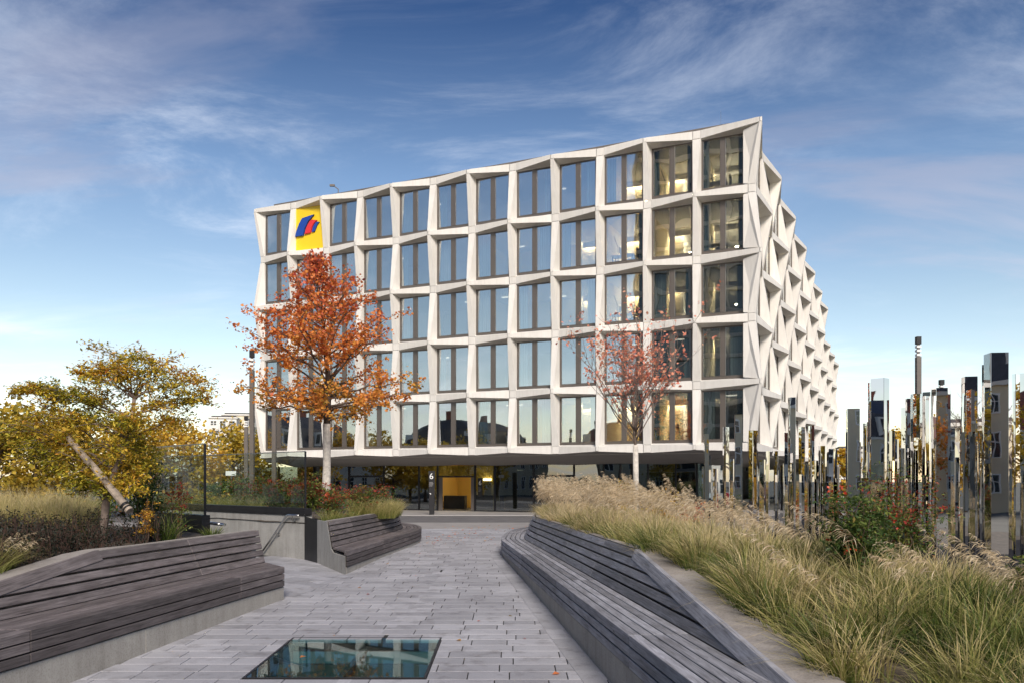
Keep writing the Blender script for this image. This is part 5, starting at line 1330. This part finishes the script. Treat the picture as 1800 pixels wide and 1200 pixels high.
# fallen leaves on the paving by the kerb
C_ = [(grr.uniform(-3.4, 3.2), y_, gz(y_) + .012) for y_ in [grr.uniform(27, 39) if grr.random() < .9 else grr.uniform(9, 27) for _ in range(300)]]
C_ = [c for c in C_ if c[1] > 36 or (PM.front_x(min(c[1], 27)) < c[0] < PR.front_x(min(c[1], 30)))]
tag(mk('fallen_leaves', leaves_mesh('fallen_leaves', C_, .085, rng.random(len(C_)), MAT['leaf_red'], .7, 0, .95)), 'scattered fallen leaves on the far paving', 'leaves', kind='stuff')

# ------------------------------------------------------------------ lamp columns
def lamp(x, Yd, ztop, w, label, bands=3):
    t = empty('lamp_column', (x, Yd, -.05)); tag(t, label, 'street lamp', 'square lamp columns')
    h = w/2
    part(t, MB().box((x - h, Yd - h, -.05), (x + h, Yd + h, ztop - .80)), 'column', MAT['dark_post'])
    part(t, MB().box((x - h, Yd - h, ztop - .30), (x + h, Yd + h, ztop)), 'cap', MAT['black'])
    part(t, MB().box((x - h*.5, Yd - h*.5, ztop - .80), (x + h*.5, Yd + h*.5, ztop - .30)), 'core', MAT['dark_post'])
    for k in range(3):
        z = ztop - .77 + k*.165; part(t, MB().box((x - h*.96, Yd - h*.96, z), (x + h*.96, Yd + h*.96, z + .09)), 'light_ring', MAT['white'])
def lamp_px(xp, yp, Yd, w, label): p = px(xp, yp, Yd); lamp(p.x, Yd, p.z, w, label)
lamp_px(443, 615, 33, .17, 'tall square lamp column at the left corner of the building')
lamp_px(482, 668, 36, .17, 'lamp column in front of the lower left windows behind the maple')
lamp_px(433, 731, 60, .26, 'shorter distant lamp column beside the tall one at the left')
lamp_px(388, 767, 75, .34, 'small distant lamp column before the yellow trees')
lamp_px(1614, 592, 33, .18, 'tall dark lamp column rising behind the steles at right')
lamp_px(1655, 667, 48, .24, 'farther lamp column whose head shows above the steles')
# small street sign beyond the glass
ss = empty('street_sign', (px(412, 832, 44).x, 44, 0)); tag(ss, 'small white street plate seen through the glass balustrade', 'sign')
p = px(406, 831, 44); part(ss, MB().box((p.x - .28, 43.98, p.z - .12), (p.x + .28, 44.02, p.z + .12)), 'plate', MAT['white']); part(ss, MB().tube([(p.x, 44.06, 0), (p.x, 44.06, p.z + .1)], .03, 6), 'pole', MAT['steel'])

# ------------------------------------------------------------------ trees far off
def far_tree(name, label, c, h, rad, mat, tint, n, size, trunk_h=.3, group=None, seed=0, bark=None):
    r_ = random.Random(seed); c = Vector(c); root = empty(name, c); tag(root, label, 'tree', group)
    br = MB().tube([c, c + Vector((.1, 0, h*trunk_h)), c + Vector((0, 0, h*.75))], [h*.026, h*.02, h*.006], 7); C_, T_ = [], []
    cl = []
    for k in range(26):
        u = r_.uniform(.05, 1); a = r_.uniform(0, 6.28); rr_ = rad*math.sin(math.pi*(.16 + .80*u))**.8*r_.uniform(.35, 1)
        p = c + Vector((math.cos(a)*rr_, math.sin(a)*rr_, h*(trunk_h*.8 + (1 - trunk_h*.8)*u*.95))); cl.append(p)
        o = c + Vector((0, 0, max(h*trunk_h, (p.z - c.z)*.72))); br.tube(branch_pts(o, p, .05, .05, 3, r_), np.linspace(h*.007, h*.0015, 4), 4)
        for q in range(n//26):
            g_ = Vector((r_.gauss(0, 1), r_.gauss(0, 1), r_.gauss(0, .7)))*rad*.17; C_.append(p + g_); T_.append(tint + r_.gauss(0, .16) + .12*math.sin(k*3.7))
    part(root, br, 'trunk', bark or MAT['bark']); under(root, tag(mk('crown', leaves_mesh('crown', C_, size, np.array(T_), mat, .8)), kind='stuff'))
ft = [(-8, 700, 40, 'far left olive yellow tree at the picture edge', .35, 'leaf_yellow', 2.6), (60, 715, 42, 'olive golden tree behind the tall pale grass', .45, 'leaf_yellow', 2.6), (140, 722, 46, 'yellow tree behind the middle of the golden maple', .5, 'leaf_yellow', 2.7), (215, 735, 50, 'pale yellow tree left of the glass pane', .6, 'leaf_yellow', 2.8),
      (285, 742, 58, 'bright yellow tree behind the near glass pane', .66, 'leaf_yellow', 3.2), (335, 748, 60, 'orange yellow tree between the glass panes', .75, 'leaf_yellow', 3.0), (408, 748, 66, 'greenish yellow tree beside the distant lamp columns', .45, 'leaf_yellow', 3.2), (455, 765, 70, 'dense yellow green tree at the building corner', .4, 'leaf_yellow', 3.0), (-75, 690, 44, 'tall yellow tree just outside the left edge', .5, 'leaf_yellow', 3)]
for k, (xp, yt, Yd, lab, tn, mt, rd) in enumerate(ft):
    p = px(xp, yt, Yd); far_tree('yellow_tree', lab, (p.x, Yd, -.05), p.z + .05, rd, MAT[mt], tn, 2600, .26, .22, 'yellow autumn trees far left', 100 + k)
hd = []
for k, (xp, Yd, hh) in enumerate(((20, 27, 1.5), (70, 29, 1.7), (150, 30, 1.9), (300, 33, 2.0), (345, 34, 1.8), (395, 35, 2.2), (440, 37, 2.3))):
    shrub('garden_shrub', ['dark green', 'olive', 'brownish', 'mid green', 'yellowish', 'dull green', 'shaded green'][k] + ' bush far behind the left planter, ' + ['at the picture edge', 'beside the pale grass', 'under the golden maple', 'behind the near glass', 'between the panes', 'left of the street plate', 'right of the street plate'][k], ((xp - 900)/FPX*Yd, Yd, 0), 1.7, hh, 3000, .16, MAT['leaf_yellow'] if k % 3 == 1 else MAT['leaf_green'], (lambda s_, r_: .2 + .5*r_.random()), 'bushes behind the left planter', 12, 0, 200 + k)
far_tree('yellow_tree', 'small golden tree between the building and the first broad stele', (px(1487, 843, 62).x, 62, -.05), 4.6, 1.2, MAT['leaf_yellow'], .6, 2200, .22, .3, None, 120)
far_tree('yellow_tree', 'large golden tree behind the steles at right', (px(1580, 843, 66).x, 66, -.05), 6.0, 2.6, MAT['leaf_yellow'], .62, 2600, .26, .3, None, 121)
far_tree('yellow_tree', 'amber tree behind the broad stele right of centre', (px(1692, 843, 60).x, 60, -.05), 4.8, 2.0, MAT['leaf_yellow'], .75, 2400, .25, .3, None, 122)
def bare_tree(c, h, lab, seed):
    r_ = random.Random(seed); root = empty('bare_tree', c); tag(root, lab, 'tree', 'bare trees at the right'); br = MB()
    def g(o, d, L_, rad, lev):
        e = o + d*L_; br.tube(branch_pts(o, e, 0, .04, 3, r_), np.linspace(rad, rad*.55, 4), 5 if lev < 2 else 3)
        if lev < 4:
            for q in range(3 if lev else 6): g(o.lerp(e, r_.uniform(.55, 1)), (d + Vector((r_.gauss(0, .55), r_.gauss(0, .55), r_.gauss(.1, .3)))).normalized(), L_*r_.uniform(.55, .75), rad*.5, lev + 1)
    g(Vector(c), Vector((0, 0, 1)), h*.42, h*.02, 0); part(root, br, 'trunk', MAT['bark_grey'], fix=False)
bare_tree((px(1690, 843, 52).x, 52, -.05), 8.2, 'bare branched tree behind the broad stele', 1)
bare_tree((px(1782, 843, 50).x, 50, -.05), 8.4, 'bare branched tree near the right picture edge', 2)

# ------------------------------------------------------------------ houses
def house(c, w, d, storeys, rz, wallm, roofm, label, nwin, roof='mansard', balcony=False, cat='house', sh=3.1):
    root = empty('house', c, rz); tag(root, label, cat); H_ = storeys*sh
    MB().box((-w/2, -d/2, -.1), (w/2, d/2, H_)).build('wall', wallm, root)
    MB().box((-w/2 - .25, -d/2 - .25, H_), (w/2 + .25, d/2 + .25, H_ + .28)).build('cornice', MAT['render_white'], root)
    if roof == 'mansard':
        rf = MB().loft([[(-w/2, -d/2, H_ + .28), (w/2, -d/2, H_ + .28), (w/2, d/2, H_ + .28), (-w/2, d/2, H_ + .28)], [(-w/2 + 1, -d/2 + 1, H_ + 3), (w/2 - 1, -d/2 + 1, H_ + 3), (w/2 - 1, d/2 - 1, H_ + 3), (-w/2 + 1, d/2 - 1, H_ + 3)], [(-w/2 + 3, -d/2 + 3.4, H_ + 4.4), (w/2 - 3, -d/2 + 3.4, H_ + 4.4), (w/2 - 3, d/2 - 3.4, H_ + 4.4), (-w/2 + 3, d/2 - 3.4, H_ + 4.4)]]).build('roof', roofm, root)
        for k in range(nwin):
            if k % 2 == 0:
                x = (k + .5)/nwin*w - w/2
                for sgn in (-1, 1):
                    MB().box((x - .75, min(sgn*(d/2 - .05), sgn*(d/2 - 1.4)), H_ + .5), (x + .75, max(sgn*(d/2 - .05), sgn*(d/2 - 1.4)), H_ + 2.5)).build('dormer', MAT['render_white'], root)
                    MB().box((x - .5, sgn*(d/2 - .05) - .03, H_ + .8), (x + .5, sgn*(d/2 - .05) + .03, H_ + 2.2)).build('dormer_pane', MAT['house_pane'], root)
        for x in (-w*.25, w*.3): MB().box((x - .5, -.4, H_ + 3.2), (x + .5, .4, H_ + 5.6)).build('chimney', MAT['tile_red'], root)
    else: MB().box((-w/2 + .4, -d/2 + .4, H_ + .28), (w/2 - .4, d/2 - .4, H_ + .6)).build('roof', roofm, root)
    fd = None; pdat = None
    def win(M_):
        nonlocal fd, pdat
        if fd is None:
            f = MB().box((-.66, -.05, -.9), (.66, .06, -.8)).box((-.66, -.05, .8), (.66, .06, .9)).box((-.66, -.05, -.8), (-.56, .06, .8)).box((.56, -.05, -.8), (.66, .06, .8)).box((-.05, -.05, -.8), (.05, .04, .8)).box((-.56, -.05, .25), (-.05, .04, .32)).box((.05, -.05, .25), (.56, .04, .32))
            fd = mesh('window', f.V, f.F, MAT['white']); q = MB().box((-.56, -.03, -.8), (.56, .0, .8)); pdat = mesh('pane', q.V, q.F, MAT['house_pane'])
        o = mk('window', fd, root); o.matrix_local = M_; mk('pane', pdat, o)
    for s_ in range(storeys):
        z = s_*sh + sh*.55
        for k in range(nwin):
            x = (k + .5)/nwin*w - w/2
            win(Matrix.Translation((x, -d/2 - .01, z)) @ Matrix.Rotation(math.pi, 4, 'Z')); win(Matrix.Translation((x, d/2 + .01, z)))
            if balcony and k % 2 == 0 and s_ > 0:
                for sgn in (-1, 1):
                    MB().box((x - 1.1, min(sgn*d/2, sgn*(d/2 + 1.1)), z - 1.25), (x + 1.1, max(sgn*d/2, sgn*(d/2 + 1.1)), z - 1.1)).build('balcony', MAT['render_white'], root)
                    MB().box((x - 1.1, sgn*(d/2 + 1.08) - .03, z - 1.1), (x + 1.1, sgn*(d/2 + 1.08) + .03, z - .15)).build('balcony_front', MAT['render_white'], root)
        ns = max(2, int(d/3.2))
        for k in range(ns):
            y_ = (k + .5)/ns*d - d/2
            win(Matrix.Translation((-w/2 - .01, y_, z)) @ Matrix.Rotation(math.pi/2, 4, 'Z')); win(Matrix.Translation((w/2 + .01, y_, z)) @ Matrix.Rotation(-math.pi/2, 4, 'Z'))
# in the picture
house((px(1538, 843, 92).x, 92, 0), 9, 10, 2, R(-18), MAT['render_white'], MAT['tile_dark'], 'low white house with flat roof far behind the steles', 4, 'flat', sh=2.6)
house((px(1672, 843, 74).x, 74, 0), 9, 10, 2, R(-25), MAT['render_cream'], MAT['tile_dark'], 'cream house with flat roof behind the middle steles', 4, 'flat', sh=2.6)
house((px(1745, 843, 66).x, 66, 0), 7, 9, 3, R(-30), MAT['render_cream'], MAT['tile_dark'], 'cream balcony house at the right behind the broad stele', 3, 'flat', True, 'apartment house', 2.1)
house((px(398, 843, 175).x, 175, 0), 5.5, 9, 5, R(10), MAT['render_white'], MAT['tile_dark'], 'pale high-rise block far left beyond the trees', 3, 'flat', True, 'tower block', 3.0)
house((px(424, 843, 180).x, 180, 0), 6.5, 9, 5, R(10), MAT['render_cream'], MAT['tile_dark'], 'beige tower block right of the pale high-rise far left', 3, 'flat', False, 'tower block', 3.2)
# round about the square behind the camera: mirrored in the windows and steles
for k, (x, y_, w, d, s_, rz, wm, rm, lab, nw) in enumerate((
    (-56, 12, 18, 11, 2, 68, 'render_cream', 'tile_dark', 'cream corner house across the square mirrored in the lobby glass', 7),
    (-66, 38, 20, 11, 2, 80, 'render_white', 'tile_dark', 'white house across the square mirrored at the left of the lobby', 8),
    (-44, -8, 15, 11, 2, 52, 'render_cream', 'tile_red', 'cream house with red roof mirrored right of the entrance', 7),
    (33, -36, 20, 11, 3, -30, 'render_cream', 'tile_dark', 'large cream house behind the camera mirrored in the steles', 8),
    (52, -17, 18, 11, 2, -58, 'render_white', 'tile_dark', 'white house with slate mansard mirrored in the steles', 7),
    (62, 4, 18, 11, 2, -78, 'render_cream', 'tile_dark', 'cream house right of the square mirrored in broad steles', 7),
    (9, -39, 20, 11, 3, -8, 'render_cream', 'tile_dark', 'cream house straight behind the camera mirrored in steles', 8),
    (-14, -40, 18, 11, 2, 6, 'render_white', 'tile_red', 'white house with red roof behind the camera beside the tower', 7),
    (66, 26, 18, 11, 2, -92, 'render_cream', 'tile_dark', 'cream house with slate roof far right mirrored in broad steles', 7))):
    house((x, y_, 0), w, d, s_, R(rz), MAT[wm], MAT[rm], lab, nw)
for k, (x, y_, h, rd, mt, tn, lab) in enumerate(((-27, 6, 8, 2.6, 'leaf_yellow', .35, 'olive tree on the square mirrored in the lobby'), (-36, 27, 8, 2.8, 'leaf_yellow', .5, 'yellow tree mirrored at the left of the lobby'), (14, -12, 9, 3, 'leaf_yellow', .6, 'golden tree behind the camera mirrored in steles'), (26, -6, 8, 2.6, 'leaf_red', .4, 'russet tree behind the camera mirrored in steles'), (38, 6, 8, 2.6, 'leaf_yellow', .7, 'amber tree right of the square mirrored in steles'), (-4, -22, 9, 3.2, 'leaf_yellow', .45, 'olive gold tree behind the camera before the white house'), (20, -26, 10, 3.4, 'leaf_red', .3, 'orange tree before the cream houses behind the camera'), (44, -8, 9, 3.2, 'leaf_yellow', .4, 'green gold tree before the white mansard house'), (48, 16, 8, 3, 'leaf_yellow', .6, 'gold tree before the cream house at the right'), (-12, -14, 9, 3, 'leaf_yellow', .3, 'green gold tree behind the camera mirrored in the glass'))):
    far_tree('square_tree', lab, (x, y_, -.05), h, rd, MAT[mt], tn, 2600, .26, .3, None, 300 + k)
# the sister office tower behind the camera that shows in the right-hand windows
tw = empty('office_tower', (-33, -24, 0), math.atan2(-.50, .86)); tag(tw, 'tall grey white office tower mirrored in the right hand windows', 'office tower')
MB().box((-17, -14, -.1), (17, 0, 62)).build('wall', MAT['house_pane'], tw)
for k in range(18): MB().box((-17.3, -.05, k*3.5 - .1), (17.3, .55, k*3.5 + .55)).build('spandrel', MAT['render_grey'], tw)
for k in range(13): MB().box((-17.3 + k*2.87, -.04, 0), (-16.85 + k*2.87, .5, 62)).build('pier', MAT['render_grey'], tw)
# cars along the street at the right
def car(c, rz, col, label, group='cars parked behind the steles'):
    root = empty('parked_car', c, rz); tag(root, label, 'car', group)
    pr = [(-2.05, .35), (-2.1, .62), (-1.95, .82), (-1.3, .92), (-.75, 1.38), (.65, 1.42), (1.25, .95), (1.95, .85), (2.1, .6), (2.05, .32)]
    rings = []
    for y_, s_ in ((-.86, .97), (-.80, 1.0), (.80, 1.0), (.86, .97)): rings.append([(x*s_, y_*(.86 if z > 1.1 else 1), z) for x, z in pr])
    b = MB().loft(rings).build('body', col, root)
    for s_ in (-1, 1):
        MB().loft([[(-1.1, s_*.845, .95), (1.0, s_*.845, .95), (.55, s_*.755, 1.33), (-.68, s_*.755, 1.33)], [(-1.1, s_*.855, .95), (1.0, s_*.855, .95), (.55, s_*.765, 1.33), (-.68, s_*.765, 1.33)]]).build('side_window', MAT['house_pane'], root)
        for x in (-1.3, 1.3):
            w = MB().tube([(x, s_*.70, .32), (x, s_*.88, .32)], .32, 16).build('wheel', MAT['black'], root)
            MB().tube([(x, s_*.86, .32), (x, s_*.895, .32)], .19, 12).build('rim', MAT['steel'], w)
    for x in (-.7, .7):
        MB().box((2.03 if x else 0, x - .18, .58), (2.1, x + .18, .70)).build('headlight', MAT['white'], root); MB().box((-2.11, x - .16, .60), (-2.05, x + .16, .74)).build('tail_light', MAT['red'], root)
car((px(1672, 880, 36).x, 38, -.05), R(10), plain('black_car_paint', (.012, .012, .015), .2, .3, .05, 1), 'black car parked beyond the steles under the cream house')
car((px(1741, 880, 40).x, 43, -.05), R(5), plain('red_car_paint', (.35, .02, .02), .25, .2, .05, 1), 'small red car parked beyond the broad stele')
car((px(1752, 885, 34).x, 36, -.05), R(8), plain('white_car_paint', (.65, .65, .65), .25, .1, .05, 1), 'white car parked before the red one at right')
fe = empty('railing', (px(1740, 843, 50).x, 50, 0)); tag(fe, 'thin dark iron railing in front of the cream balcony house', 'railing')
fx = fe.location.x
for z in (.15, 1.25): part(fe, MB().box((fx - 5, 49.98, z), (fx + 5, 50.02, z + .05)), 'rail', MAT['black'])
bd = None
for k in range(41):
    m_ = MB().box((-.015, -.015, .1), (.015, .015, 1.4))
    if bd is None: bd = mesh('bar', m_.V, m_.F, MAT['black'])
    under(fe, mk('bar', bd, None, (fx - 5 + k*.25, 50, 0)))
